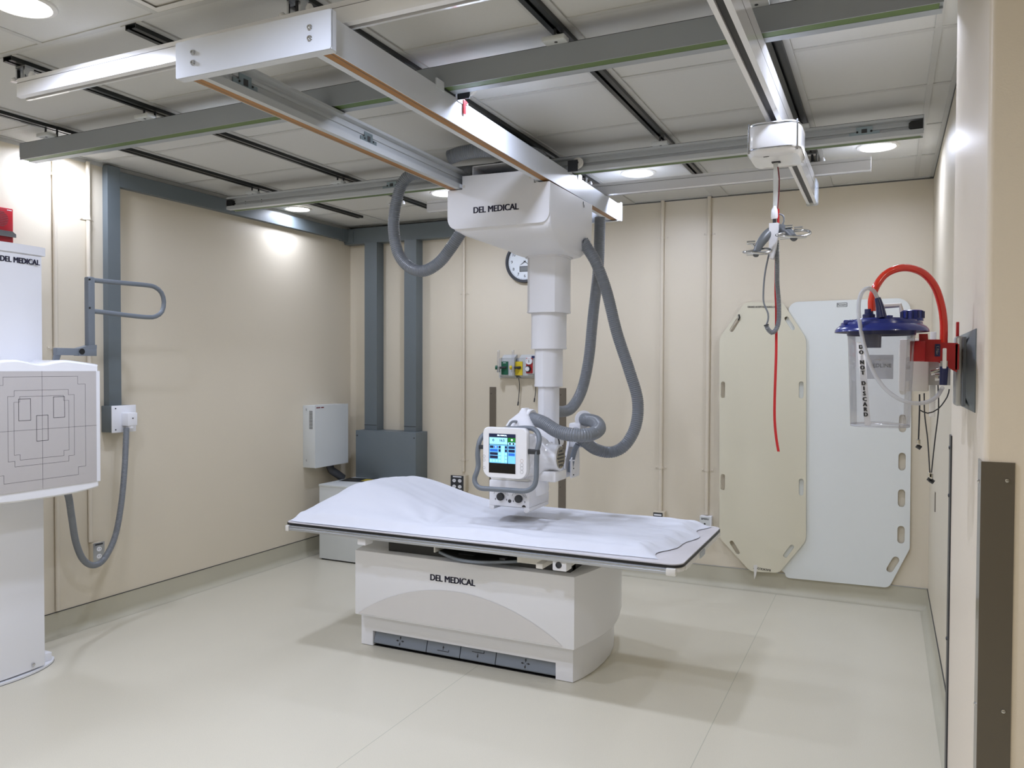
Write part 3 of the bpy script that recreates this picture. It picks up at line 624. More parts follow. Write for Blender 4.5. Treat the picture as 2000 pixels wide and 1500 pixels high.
c.prism([(-1.367, 3.59), (-1.342, 3.674), (-1.40, 3.68)], 'z', zb0, zb1, 'white'); c.prism([(-2.621, 3.59), (-2.646, 3.674), (-2.58, 3.68)], 'z', zb0, zb1, 'white')
tp(c, 'pedestal_foot')
c = MB(); c.prism([(p[0] * 1.0, p[1]) for p in [(q[0] + (-1.994 - q[0]) * .02, q[1] + .012) for q in base]], 'z', 0, .004, 'black'); tp(c, 'floor_gasket')
arcU = [(-1.345, 3.508), (-1.335, 3.505), (-1.328, 3.512), (-1.30, 3.61), (-1.285, 3.68), (-1.270, 3.785), (-1.265, 3.882), (-1.275, 3.995), (-1.297, 4.111), (-1.33, 4.25), (-1.37, 4.36)]
arcU = [(-1.328, 3.50)] + arcU[3:]
up_ = arcU + mirr(arcU, -1.962)
c = MB()
def ring(pts, z, k=0): 
    cx, cy = -1.962, 3.93
    return [Vector((p[0] + (cx - p[0]) * k / .63, p[1] + (cy - p[1]) * k / .43, z)) for p in pts]
c.rings([ring(up_, .196, .003), ring(up_, .200, 0), ring(up_, .545, 0), ring(up_, .548, .004), ring(up_, .556, .035)], 'white', False)
body = tp(c, 'pedestal_body')
# raised arc panel on the front face, its lower edge tucked in
n = 28; vs = []; fs = []
for i in range(n + 1):
    x = -2.575 + (1.19) * i / n; u = (x + 1.98) / .595; top = .2055 + .19 * max(0, 1 - u * u) ** .95 
    vs += [(x, 3.4985, top), (x, 3.4996 - .004, .206), (x, 3.4999, top)]
    if i: k = 3 * i; fs += [(k - 3, k, k + 1, k - 2)]
c = MB(); c.add(vs, fs, 'lens_grey', False); c.build('arc_panel', body)['label'] = 'light grey arched panel on the front'
lettering('DEL MEDICAL', .0455, (-1.992, 3.4988, .451), (1, 0, 0), (0, 0, 1), tb, 'logo', bold=.042, xs=.94)
c = MB(); c.box(-1.3285, -1.326, 3.515, 3.518, .21, .545, 'gap'); tp(c, 'seam')
# pedals
ped = [(-2.54, -2.208, 'x'), (-2.203, -2.004, 'u'), (-1.999, -1.796, 'd'), (-1.791, -1.462, 'x')]
plab = ['far left grey pedal with four-way arrows', 'second grey pedal with a rising arrow', 'third grey pedal with a lowering arrow', 'far right grey pedal with four-way arrows']
for (x0, x1, k), lb in zip(ped, plab):
    c = MB(); c.prism([(3.594, .022), (3.612, .082), (3.65, .082), (3.65, .016), (3.597, .016)], 'x', x0, x1, 'greyplastic'); p = tp(c, 'foot_pedal', lb)
    cx = (x0 + x1) / 2; mt_ = frame((cx, 3.6025 - .0016, .050), (1, 0, 0), (0, .018, .06)); s = MB()
    def arrow(ax, ay, dx, dy, L=.026):
        s.prism([(ax + dx * L + dy * .005 - dx * .012, ay + dy * L + dx * .005 - dy * .012), (ax + dx * L, ay + dy * L), (ax + dx * L - dy * .005 - dx * .012, ay + dy * L - dx * .005 - dy * .012)], 'z', 0, .0006, 'black')
        s.prism([(ax + dy * .0014 + dx * .006, ay + dx * .0014 + dy * .006), (ax + dx * (L - .011) + dy * .0014, ay + dy * (L - .011) + dx * .0014), (ax + dx * (L - .011) - dy * .0014, ay + dy * (L - .011) - dx * .0014), (ax - dy * .0014 + dx * .006, ay - dx * .0014 + dy * .006)], 'z', 0, .0006, 'black')
    if k == 'x':
        for d in ((1, 0), (-1, 0), (0, 1), (0, -1)): arrow(0, 0, *d)
    else:
        zz = -.012 if k == 'u' else .012
        s.box(-.035, .035, zz - .0014, zz + .0014, 0, .0006, 'black'); s.box(.0325, .035, zz, zz + .011, 0, .0006, 'black')
        arrow(0, zz, 0, 1 if k == 'u' else -1, .028)
    s.build('pedal_symbol', p, mt_)
# undercarriage
c = MB(); c.box(-2.36, -1.36, 3.56, 4.3, .5565, .66, 'black'); c.box(-2.40, -1.36, 3.53, 3.60, .5565, .668, 'black')  # black front box paints in the dark, shaded gap below the tabletop
tp(c, 'undercarriage_and_shade')
for x0, x1, y0, z0, z1 in ((-2.467, -2.415, 3.34, .618, .667), (-1.372, -1.302, 3.33, .612, .668)):
    c = MB(); c.box(x0, x1, y0, y0 + .07, z0, z1, 'white', .006); c.box(x0 + .012, x1 - .004, y0 + .06, 3.6, z0 + .01, z1, 'offwhite'); cl = tp(c, 'rail_clamp')
    if x0 > -2: k = MB(); k.lathe([(.015, 0), (.015, .003), (.011, .004), (.011, .001), (.001, .001)], ((x0 + x1) / 2 - .003, y0, .64), (0, -1, 0), 'dark', 20); k.build('clamp_button', cl)
c = MB(); c.box(-2.06, -1.47, 3.44, 3.452, .655, .668, 'offwhite'); c.box(-2.066, -2.058, 3.44, 3.75, .60, .668, 'offwhite'); c.box(-1.60, -1.47, 3.44, 3.75, .60, .668, 'offwhite'); c.box(-2.06, -1.6, 3.6, 3.75, .60, .668, 'black'); c.box(-1.465, -1.43, 3.355, 3.60, .605, .63, 'offwhite', .003)
c.box(-2.40, -2.33, 3.46, 3.62, .625, .665, 'offwhite'); c.box(-2.28, -2.06, 3.57, 3.575, .60, .66, 'dark')
tp(c, 'bucky_carriage')
c = MB(); A_ = [(-2.055 + .45 * k / 16, 3.47 - .105 * sin(pi * k / 16)) for k in range(17)]
c.prism(A_ + [(-1.605, 3.6), (-2.055, 3.6)], 'z', .590, .602, 'greyplastic'); c.prism([(p[0], p[1] + .012) for p in A_] + [(-1.62, 3.6), (-2.04, 3.6)], 'z', .602, .604, 'black'); c.box(-1.93, -1.84, 3.45, 3.5, .604, .607, 'dark'); c.box(-1.69, -1.66, 3.43, 3.46, .604, .614, 'dark')
tp(c, 'cassette_tray', 'grey curved tray pulled out under the top')
# top
TX0, TX1, TY0, TY1 = -2.935, -.782, 3.335, 4.24
c = MB(); o_ = rrect(TX0, TX1, TY0, TY1, .055, 6, [.055, .03, .03, .055])
c.prism(o_, 'z', .692, .7, 'tabletop'); tp(c, 'tabletop')
c = MB(); o2 = [(p[0] + (.0025 if p[0] > -1.9 else -.0025), p[1] + (.0025 if p[1] > 3.8 else -.0025)) for p in o_]
c.prism(o2, 'z', .684, .695, 'black'); tp(c, 'edge_band', 'black edge band')
c = MB(); c.prism(o_, 'z', .664, .684, 'offwhite'); tp(c, 'top_frame')
for ys_, sg in ((TY0, -1), (TY1, 1)):
    c = MB(); pr = [(0, .683), (-.010, .683), (-.014, .680), (-.010, .677), (-.010, .672), (-.014, .669), (-.014, .658), (-.008, .656), (0, .656)]
    c.prism([(ys_ + sg * (-p[0]) , p[1]) for p in pr], 'x', TX0 + .03, TX1 - .06, 'alu'); tp(c, 'accessory_rail')
    for x0, x1 in ((TX0 + .012, TX0 + .034), (TX1 - .062, TX1 - .02)):
        c = MB(); c.box(x0, x1, ys_ - .018 * (1 if sg < 0 else 0), ys_ + .018 * (1 if sg > 0 else 0) + .004, .652, .684, 'offwhite', .004); tp(c, 'end_cap')
c = MB(); c.box(TX1 - .01, TX1 + .006, TY0 + .07, TY1 - .05, .664, .683, 'offwhite'); c.box(TX1 + .004, TX1 + .01, 3.68, 3.78, .655, .68, 'alu'); tp(c, 'end_rail')

# ------------------------------------------------------------------ bed sheet
def sstep(a, b_, x): t = max(0, min(1, (x - a) / (b_ - a))); return t * t * (3 - 2 * t)
nx, ny = 220, 96; vs = []; fs = []
for i in range(nx + 1):
    for j in range(ny + 1):
        u, v = i / nx, j / ny
        x1 = -.865 - .055 * (noise.noise(Vector((0, v * 2.3, 3.1))) + .35 * sin(v * 17)) - .05 * sstep(.55, 0.1, v) + .02
        if v > .75: x1 += .0
        y0 = 3.346 + .045 * u ** 1.5 + .008 * noise.noise(Vector((u * 9, 0, 1))) + .012 * sstep(.06, 0, u) ; y1 = 4.21
        x = (TX0 + .004) + (x1 - TX0 - .004) * u; y = y0 + (y1 - y0) * v
        dr, df, dk, dl = x1 - x, y - y0, y1 - y, x - TX0
        pad = .038 * (sstep(-.01, .085, dr) ** .8) * sstep(-.004, .06, df) * sstep(0, .03, dk) * sstep(-.01, .05, dl)
        hx = sstep(-2.95, -2.56, x) * (1 - sstep(-2.56, -1.98, x)) if True else 0
        hx = max(0, sin(pi / 2 * min(1, (x - TX0 + .01) / .31))) ** 1.0 * (1 - sstep(-2.66, -1.98, x))
        hy = sstep(-.02, .36, df) * (.80 + .20 * sstep(4.25, 3.85, y))
        hump = .150 * hx * hy
        p = Vector((x, y, 0))
        # wrinkles: soft folds radiating from the hump, longitudinal folds along the flat
        w1 = noise.noise(Vector((x * 3.2 - y * 2.2, y * 7, 0))) * .009
        w2 = noise.noise(Vector((x * 2.2, y * 16 + x * 2, 5))) * .005
        e = sstep(-1.15, -.95, x); w3 = noise.noise(Vector((x * 10, y * 22, 9))) * .013 * e
        a_ = atan2(y - 3.42, x + 2.06); rr = sqrt((y - 3.42) ** 2 + (x + 2.06) ** 2)
        w4 = .0035 * sin(a_ * 13 + noise.noise(p * 3) * 2) * math.exp(-((rr - .28) / .2) ** 2) * sstep(0, .1, df)
        fr = sstep(.11, .04, df) * sin(x * 34 + noise.noise(p * 5) * 6) * .003
        lift = min(1, (pad + hump) / .03)
        z = .7015 + pad + hump + (w1 + w2 + w3 + w4 + fr) * lift
        vs.append((x, y, max(z, .7012)))
for i in range(nx):
    for j in range(ny): k = i * (ny + 1) + j; fs.append((k, k + ny + 1, k + ny + 2, k + 1))
c = MB(); c.add(vs, fs, 'fabric', True)
# small overhang at the left end
vs = []; fs = []
for j in range(31):
    y = 3.385 + .80 * j / 30
    for k, (dx, dz) in enumerate(((.02, .0025), (.0, .002), (-.006, -.004), (-.008, -.018 - .006 * sin(j * 1.3)))): vs.append((TX0 + dx, y, .7015 + dz))
    if j: a = 4 * j; fs += [(a - 4 + k, a + k, a + k + 1, a - 3 + k) for k in range(3)]
c.add(vs, fs, 'fabric', True)
s_ = c.build('bed_sheet'); tag(s_, 'wrinkled white sheet draped over a raised head end of the table', 'sheet')

# ------------------------------------------------------------------ wall stand (left)
ws = thing('wall_stand', 'white upright x-ray wall stand with square detector at the left edge', 'x-ray wall stand', (-3.95, 2.42, 0))
def wp(mb, name, label=None, parent=None):
    o = mb.build(name, parent or ws)
    if label: o['label'] = label
    return o
CY = 2.42
c = MB(); c.prism([(-4.10, CY - .19)] + [(-3.85 + .012 * cos(radians(a)), CY + .172 * a / 90.0) for a in range(-90, 91, 15)] + [(-4.10, CY + .18)], 'z', .02, 2.09, 'white')
wp(c, 'column')
c = MB(); c.prism([(-4.12, CY - .195), (-3.85, CY - .195)] + [(-3.842 + .014 * cos(radians(a)), CY + .190 * a / 90.0) for a in range(-75, 76, 15)] + [(-3.85, CY + .193), (-4.12, CY + .193)], 'z', 2.09, 2.132, 'white'); wp(c, 'top_cap')
c = MB(); bp_ = [(-4.14, CY - .30)] + [(-3.975 + .155 * cos(radians(a)), CY + .29 * sin(radians(a))) for a in range(-78, 79, 8)] + [(-4.14, CY + .30)]
c.prism(bp_, 'z', .0, .012, 'white'); c.prism([(p[0] - .004, CY + (p[1] - CY) * .985) for p in bp_ if p[1] < CY - .15 or p[1] > CY + .15], 'z', .012, .05, 'white') if False else None
c.box(-4.12, -3.90, CY + .19, CY + .245, .012, .055, 'white', .004); c.box(-4.12, -3.86, CY - .245, CY - .19, .012, .06, 'white', .004)
c.prism([(p[0] + .001, p[1]) for p in bp_], 'z', .0, .002, 'black'); wp(c, 'base_plate')
for y in (CY - .10, CY + .105):
    c = MB(); c.lathe([(.008, 0), (.008, .004), (.005, .006), (.001, .006)], (-3.838, y, .045), (1, 0, 0), 'steel', 14); wp(c, 'bolt')
lettering('DEL MEDICAL', .038, (-3.8365, 2.476, 2.051), (0, 1, 0), (0, 0, 1), ws, 'logo', bold=.042, xs=.84)
# detector: centre y 2.42, half width .305
DXf = -3.60; hy = .305
yl, yr = CY - hy, CY + hy
def topz(y):
    u = (y - CY) / hy; 
    return 1.566 - .018 * abs(u) ** 2.5 * (1.0) - .017 * math.exp(-(u / .23) ** 2) + .004 * math.exp(-((abs(u) - .45) / .2) ** 2)
def botz(y):
    u = (y - CY) / hy; return .905 + .018 - .018 * (1 - abs(u) ** 3) * 1.0 + .012 * 0
ysn = [yl + (yr - yl) * k / 40 for k in range(41)]
out = [(y, botz(y)) for y in ysn] + [(yr + .002, 1.2)] + [(y, topz(y)) for y in reversed(ysn)] + [(yl - .002, 1.2)]
def insd(q): return [(CY + (p[0] - CY) * (1 - q / hy), 1.235 + (p[1] - 1.235) * (1 - q / .33)) for p in out]
c = MB(); c.rings([[Vector((x, p[0], p[1])) for p in insd(q)] for q, x in ((.05, -3.83), (.012, -3.81), (.0, -3.78), (0, -3.63), (.004, -3.61), (.012, -3.602))], 'white_gloss', True); det = wp(c, 'detector_housing')
c = MB(); c.box(-3.86, -3.80, CY - .15, CY + .15, 1.0, 1.45, 'offwhite'); wp(c, 'detector_carriage')
fy0, fy1, fz0, fz1 = CY - .282, CY + .282, .958, 1.513
c = MB(); c.box(-3.603, -3.5975, fy0, fy1, fz0, fz1, 'bucky'); xs_ = -3.5972
def ln(y0, z0, y1, z1, w=.0012): c.box(xs_ - .0004, xs_, min(y0, y1) - w / 2, max(y0, y1) + w / 2, min(z0, z1) - w / 2, max(z0, z1) + w / 2, 'line')
ln(fy0, 1.24, fy1, 1.24); ln(CY, fz0, CY, fz1)
def notched(hh, zt, zb, n1, n2, w=.0012):
    P = [(-hh + n1, zt), (hh - n1, zt), (hh - n1, zt - n2), (hh, zt - n2), (hh, zb + n2), (hh - n1, zb + n2), (hh - n1, zb), (-hh + n1, zb), (-hh + n1, zb + n2), (-hh, zb + n2), (-hh, zt - n2), (-hh + n1, zt - n2)]
    for p, q in zip(P, P[1:] + P[:1]): ln(CY + p[0], p[1], CY + q[0], q[1], w)
notched(.222, 1.487, 1.003, .040, .038); notched(.162, 1.424, 1.075, .030, .026); notched(.134, 1.396, 1.104, .027, .025)
for y0, y1, z0, z1 in ((CY + .056, CY + .112, 1.29, 1.39), (CY - .112, CY - .056, 1.285, 1.385), (CY - .028, CY + .028, 1.185, 1.305)):
    for q in (((y0, z0), (y1, z0)), ((y1, z0), (y1, z1)), ((y1, z1), (y0, z1)), ((y0, z1), (y0, z0))): ln(*q[0], *q[1], .0022)
c.build('front_panel', det)['label'] = 'grey front panel with printed field outlines'
c = MB(); c.box(-3.604, -3.598, fy1 + .001, yr - .002, fz0 - .002, fz1 + .0, 'white'); c.build('side_trim', det)
# grab bar
hb = -3.74
P_ = lambda px, py: at(px, py, 'x', hb)
c = MB(); c.tube([(-3.78, 2.60, 1.52), (hb, 2.60, 1.605), (hb, 2.62, 1.612), (hb, 2.71, 1.612)], .016, 'handle', 10); c.box(hb - .018, hb + .016, 2.585, 2.71, 1.592, 1.628, 'handle', .003); 
c.box(hb - .024, hb + .02, 2.70, 2.80, 1.59, 1.628, 'handle', .002); c.prism([(2.70, 1.628), (2.80, 1.628), (2.80, 1.648), (2.77, 1.648)], 'x', hb - .024, hb + .02, 'handle')
c.cyl((hb + .018, 2.715, 1.612), (hb + .023, 2.715, 1.612), .015, 'black', 18)
c.box(hb - .02, hb + .016, 2.757, 2.797, 1.63, 2.0, 'handle', .008)
for z in (1.985, 1.838): c.cyl((hb + .015, 2.764, z), (hb + .018, 2.764, z), .005, 'black', 10)
c.tube([(hb, 2.79, 1.985), (hb, 2.85, 1.985), (hb, 3.0, 1.988), (hb, 3.12, 1.99), (hb, 3.18, 1.985), (hb, 3.225, 1.957), (hb, 3.242, 1.905), (hb, 3.228, 1.85), (hb, 3.185, 1.82), (hb, 3.13, 1.812), (hb, 3.0, 1.815), (hb, 2.85, 1.822), (hb, 2.79, 1.824)], .0125, 'handle', 14, step=.02)
wp(c, 'grab_bar')
hz = [Vector((-3.72, 2.60, .93)), at(133, 967, 'x', -3.80), at(140, 1010, 'x', -3.85), at(148, 1058, 'x', -3.92), at(162, 1092, 'x', -3.98), at(182, 1104, 'x', -4.02), at(203, 1092, 'x', -4.06), at(224, 1050, 'x', -4.10), at(236, 990, 'x', -4.115), at(243, 920, 'x', -4.12), at(246, 860, 'x', -4.12), at(247, 835, 'x', -4.12)]
c = MB(); c.tube(hz, .0175, 'hose', 16, step=.01, corr=.09, pitch=.008); wp(c, 'cable_hose', 'ribbed grey hose looping down to the wall box')

# ------------------------------------------------------------------ left wall items
b = MB(); b.box(XL, -4.205, 3.243, 3.328, 1.30, 2.735, 'ral'); o = b.build('cable_duct'); tag(o, 'vertical blue grey cable duct behind the wall stand grab bar', 'duct', 'blue grey cable ducts')
b = MB(); b.box(XL, -4.205, 3.329, 5.575, 2.622, 2.712, 'ral'); b.box(XL, -4.202, 5.50, 5.572, 2.618, 2.716, 'ral'); o = b.build('cable_duct'); tag(o, 'horizontal blue grey cable duct along the top of the left wall', 'duct', 'blue grey cable ducts')
b = MB(); b.box(XL + .003, -3.17, 5.575, YB, 2.592, 2.722, 'ral'); b.box(XL + .003, -4.15, 5.565, 5.575, 2.605, 2.712, 'ral'); o = b.build('cable_duct'); tag(o, 'horizontal blue grey cable duct along the top of the back wall', 'duct', 'blue grey cable ducts')
b = MB(); b.box(-4.027, -3.902, 5.56, YB, 1.005, 2.592, 'ral'); b.box(-4.029, -3.9, 5.558, 5.562, 1.045, 1.048, 'alu_dark'); tag(b.build('cable_duct'), 'left vertical blue grey duct rising from the equipment box', 'duct', 'blue grey cable ducts')
b = MB(); b.box(-3.628, -3.512, 5.56, YB, 1.005, 2.592, 'ral'); b.box(-3.63, -3.51, 5.558, 5.562, 1.045, 1.048, 'alu_dark'); tag(b.build('cable_duct'), 'right vertical blue grey duct rising from the equipment box', 'duct', 'blue grey cable ducts')
t = thing('equipment_box', 'large blue grey steel box on the back wall below two ducts', 'box', (-3.76, YB, .4))
b = MB(); b.box(-4.06, -3.463, 5.48, YB, .6045, 1.004, 'ral', .002); b.build('housing', t)
for x in (-4.045, -3.48): MB().lathe([(.006, 0), (.005, .003), (.001, .003)], (x, 5.48, .96), (0, -1, 0), 'dark', 10).build('screw', t)
t = thing('junction_box', 'blue grey wall box with white cover plate where the hose enters', 'box', (XL, 3.3, 1.2))
b = MB(); b.box(XL, -4.16, 3.225, 3.385, 1.142, 1.30, 'ral', .002); b.build('housing', t)
b = MB(); b.box(-4.16, -4.152, 3.222, 3.388, 1.140, 1.302, 'white', .002); b.box(-4.152, -4.095, 3.285, 3.352, 1.18, 1.258, 'white', .004); b.cyl((-4.12, 3.318, 1.185), (-4.12, 3.318, 1.165), .021, 'white', 18)
for y, z in ((3.245, 1.285), (3.245, 1.158), (3.37, 1.215), (3.37, 1.225)): b.cyl((-4.152, y, z), (-4.149, y, z), .004, 'dark', 8)
b.cyl((-4.095, 3.318, 1.225), (-4.092, 3.318, 1.225), .004, 'dark', 8); b.build('cover_plate', t)
def conduit(pos, z0, z1, straps, wall, label, r=.0125):
    t = thing('conduit', label, 'conduit', (*((XL, pos) if wall == 'L' else (pos, YB)), z0), 0, 'thin painted wall conduits')
    cx, cy = (XL + r + .002, pos) if wall == 'L' else (pos, YB - r - .002)
    MB().tube([(cx, cy, z0), (cx, cy, z1)], r, 'conduit', 14).build('pipe', t)
    for z in straps:
        b = MB(); b.tube([(cx, cy, z - .008), (cx, cy, z + .008)], r + .003, 'conduit', 14)
        if wall == 'L': b.box(XL, XL + .003, cy - .042, cy + .042, z - .008, z + .008, 'conduit'); [b.lathe([(.005, 0), (.001, .003)], (XL + .003, cy + s * .033, z), (1, 0, 0), 'conduit', 8) for s in (-1, 1)]
        else: b.box(cx - .042, cx + .042, YB - .003, YB, z - .008, z + .008, 'conduit'); [b.lathe([(.005, 0), (.001, .003)], (cx + s * .033, YB - .003, z), (0, -1, 0), 'conduit', 8) for s in (-1, 1)]
        b.build('pipe_strap', t)
conduit(2.932, .15, 2.73, (2.615, 1.638), 'L', 'painted conduit just right of the wall stand column')
conduit(3.138, .50, 2.73, (2.40,), 'L', 'painted conduit between wall stand and the blue grey duct')
conduit(-3.112, .69, 2.73, (2.14, .784), 'B', 'painted conduit left of the crane, ending at the four-socket outlet')
conduit(-1.478, .50, 2.745, (2.479, .815), 'B', 'left of the two painted conduits beside the backboards', .0135)
conduit(-1.145, .50, 2.745, (2.486, .816), 'B', 'right of the two painted conduits beside the backboards', .0135)
# outlets
def socket_face(b, u, z, wall, q):
    pts = [(.0165 * cos(radians(a)), .0165 * sin(radians(a)) * .85) for a in range(0, 360, 24)]
    if wall == 'L': b.prism([(u + p[0], z + p[1]) for p in pts], 'x', q, q + .002, 'white'); [b.box(q + .002, q + .0025, u + s * .006 - .001, u + s * .006 + .001, z - .003, z + .005, 'black') for s in (-1, 1)]
    else: b.prism([(u + p[0], z + p[1]) for p in pts], 'y', q, q - .002, 'white'); [b.box(u + s * .006 - .001, u + s * .006 + .001, q - .0025, q - .002, z - .003, z + .005, 'black') for s in (-1, 1)]
t = thing('wall_outlet', 'steel double outlet on the left wall inside the hose loop', 'outlet', (XL, 3.17, .38))
b = MB(); b.box(XL, XL + .042, 3.135, 3.205, .378, .492, 'outlet', .003); b.build('back_box', t)
b = MB(); b.box(XL + .042, XL + .045, 3.133, 3.207, .376, .494, 'alu', .001); b.box(XL + .045, XL + .0455, 3.145, 3.195, .478, .488, 'dark'); b.build('face_plate', t)
for z in (.455, .412): b = MB(); socket_face(b, 3.17, z, 'L', XL + .045); b.build('socket', t)
t = thing('wall_outlet', 'four-socket outlet on the back wall beside the touch panel', 'outlet', (-3.14, YB, .53))
b = MB(); b.box(-3.203, -3.072, YB - .055, YB, .533, .662, 'outlet', .003); b.build('back_box', t)
b = MB(); b.box(-3.205, -3.088, YB - .059, YB - .055, .532, .660, 'dark'); b.box(-3.185, -3.105, YB - .0595, YB - .0588, .645, .655, 'white'); b.box(-3.185, -3.105, YB - .0595, YB - .0588, .538, .546, 'white'); b.build('face_plate', t)
for x in (-3.172, -3.12):
    for z in (.618, .57): b = MB(); socket_face(b, x, z, 'B', YB - .059); b.build('socket', t)
t = thing('wall_switch', 'small dark labelled outlet at the foot of the left conduit pair', 'outlet', (-1.48, YB, .4))
b = MB(); b.box(-1.523, -1.438, YB - .05, YB, .38, .50, 'outlet', .003); b.build('back_box', t)
b = MB(); b.box(-1.52, -1.452, YB - .053, YB - .05, .382, .492, 'dark'); b.box(-1.515, -1.46, YB - .0535, YB - .0528, .470, .482, 'white'); b.build('face_plate', t)
t = thing('wall_outlet', 'white emergency outlet at the foot of the right conduit', 'outlet', (-1.145, YB, .38))
b = MB(); b.box(-1.186, -1.104, YB - .05, YB, .375, .494, 'white', .003); b.box(-1.184, -1.11, YB - .052, YB - .05, .377, .492, 'cabinet'); b.build('back_box', t)
lettering('EMERG', .017, (-1.148, YB - .0524, .475), (1, 0, 0), (0, 0, 1), t, 'lettering', 'line', .02)
b = MB(); b.prism([(-1.15 + .007 * cos(radians(a)), .44 + .007 * sin(radians(a))) for a in range(0, 360, 30)], 'y', YB - .0535, YB - .052, 'black'); b.build('socket_hole', t)
# fire alarm
t = thing('fire_alarm', 'red fire alarm horn with clear strobe above the wall stand', 'alarm', (XL, 2.61, 2.2))
b = MB(); b.box(XL, XL + .045, 2.545, 2.678, 2.19, 2.37, 'redalarm', .004)
for k in range(9): zz = 2.345 - k * .009; hw_ = .04 * sqrt(max(0, 1 - ((k - 4) / 4.6) ** 2)); b.box(XL + .045, XL + .0456, 2.612 - hw_, 2.612 + hw_, zz - .0022, zz + .0022, 'maroon')
b.box(XL + .045, XL + .0455, 2.645, 2.67, 2.357, 2.361, 'white'); b.build('housing', t)
b = MB(); b.prism([(2.555, 2.215), (2.674, 2.215), (2.674, 2.232), (2.655, 2.245), (2.575, 2.245), (2.555, 2.232)], 'x', XL + .045, XL + .075, 'steel'); b.build('strobe', t)['label'] = 'clear reflective strobe'
# wall cabinet
t = thing('wall_cabinet', 'light grey steel cabinet hung on the left wall near the corner', 'cabinet', (XL, 5.25, .73))
b = MB(); b.box(XL, -4.13, 5.035, 5.462, .727, 1.226, 'cabinet', .002); b.build('cabinet_body', t)
b = MB(); b.box(-4.13, -4.127, 5.035, 5.464, .726, 1.228, 'cabinet'); b.box(-4.1285, -4.1265, 5.05, 5.145, 1.205, 1.214, 'maroon'); b.box(-4.1285, -4.1263, 5.1, 5.107, 1.205, 1.214, 'white'); b.build('front_cover', t)
b = MB()
for k in range(13): b.box(-4.185, -4.152, 5.0335, 5.0352, 1.04 + k * .0115, 1.0455 + k * .0115, 'gap')
for z in (1.19, 1.2, .78, .79): b.cyl((-4.215, 5.032, z), (-4.215, 5.036, z), .004, 'alu', 8)
b.build('vent_slots', t)
b = MB(); b.tube([(-4.19, 5.30, .73), (-4.185, 5.31, .68), (-4.15, 5.35, .64), (-4.12, 5.39, .60)], .04, 'dark', 16, step=.02, flat=.6); b.build('cable_sleeve', t)['label'] = 'dark braided cable sleeve leaving the cabinet bottom'
# floor cabinet
t = thing('generator_cabinet', 'light grey low steel cabinet on the floor in the far left corner', 'cabinet', (-3.7, 5.03, 0))
b = MB(); b.box(-4.082, -3.40, 5.03, YB - .04, .012, .597, 'cabinet', .002); b.box(-4.07, -3.41, 5.045, YB - .05, 0, .012, 'black'); b.build('cabinet_body', t)
b = MB(); b.box(-4.085, -3.398, 5.026, YB - .038, .585, .603, 'cabinet', .002); b.build('lid', t)
b = MB(); m9 = frame((-3.93, 5.36, .6035), (1, .18, 0), (-.18, 1, 0)); b.box(-.14, .12, -.1, .1, 0, .001, 'black'); b.box(.03, .11, -.05, .06, .001, .0014, 'yellow_hint'); b.box(-.1, .0, -.06, .02, .001, .0014, 'dark'); tag(b.build('label_sheet', None, m9), 'dark printed sheet with a yellow patch on the low cabinet', 'paper')

# ------------------------------------------------------------------ back wall items
t = thing('wall_clock', 'round wall clock with grey rim half hidden by the crane column', 'clock', (-2.565, YB, 2.37))
cc = (-2.565, YB - .0, 2.365); r_ = .165
MB().lathe([(r_, 0), (r_, .03), (r_ - .004, .038), (r_ - .02, .038), (r_ - .024, .026), (r_ - .024, .0)], cc, (0, -1, 0), 'dark', 56, cap=(False, False)).build('rim', t)
MB().lathe([(r_ - .022, .0), (r_ - .022, .022), (.001, .022)], cc, (0, -1, 0), 'dial', 56).build('face', t)
for h in range(1, 13):
    a = radians(90 - 30 * h); lettering(str(h), .033, (cc[0] + .112 * cos(a), YB - .0228, cc[2] + .112 * sin(a)), (1, 0, 0), (0, 0, 1), t, 'numeral', 'black', .0)
b = MB()
for k in range(60):
    a = 2 * pi * k / 60; q = Vector((cos(a), 0, sin(a))); n_ = Vector((-sin(a), 0, cos(a))) * .0008; c0 = Vector((cc[0], YB - .0226, cc[2]))
    b.add([c0 + q * .132 + n_, c0 + q * .138 + n_, c0 + q * .138 - n_, c0 + q * .132 - n_], [(0, 1, 2, 3)], 'black')
b.build('minute_marks', t)
b = MB(); b.box(cc[0] - .045, cc[0] + .05, YB - .0235, YB - .0225, cc[2] - .078, cc[2] - .035, 'black'); b.box(cc[0] - .041, cc[0] + .046, YB - .0238, YB - .0233, cc[2] - .074, cc[2] - .039, 'lcd'); b.build('date_window', t)
for ang, L_, w_ in ((213, .06, .004), (-35, .09, .003)):
    a = radians(ang); b = MB(); d_ = Vector((cos(a), 0, sin(a))); n_ = Vector((-d_.z, 0, d_.x)) * w_; c0 = Vector((cc[0], YB - .026, cc[2]))
    b.add([c0 - d_ * .01 + n_, c0 + d_ * L_, c0 - d_ * .01 - n_], [(0, 1, 2)], 'black'); b.build('hand', t)
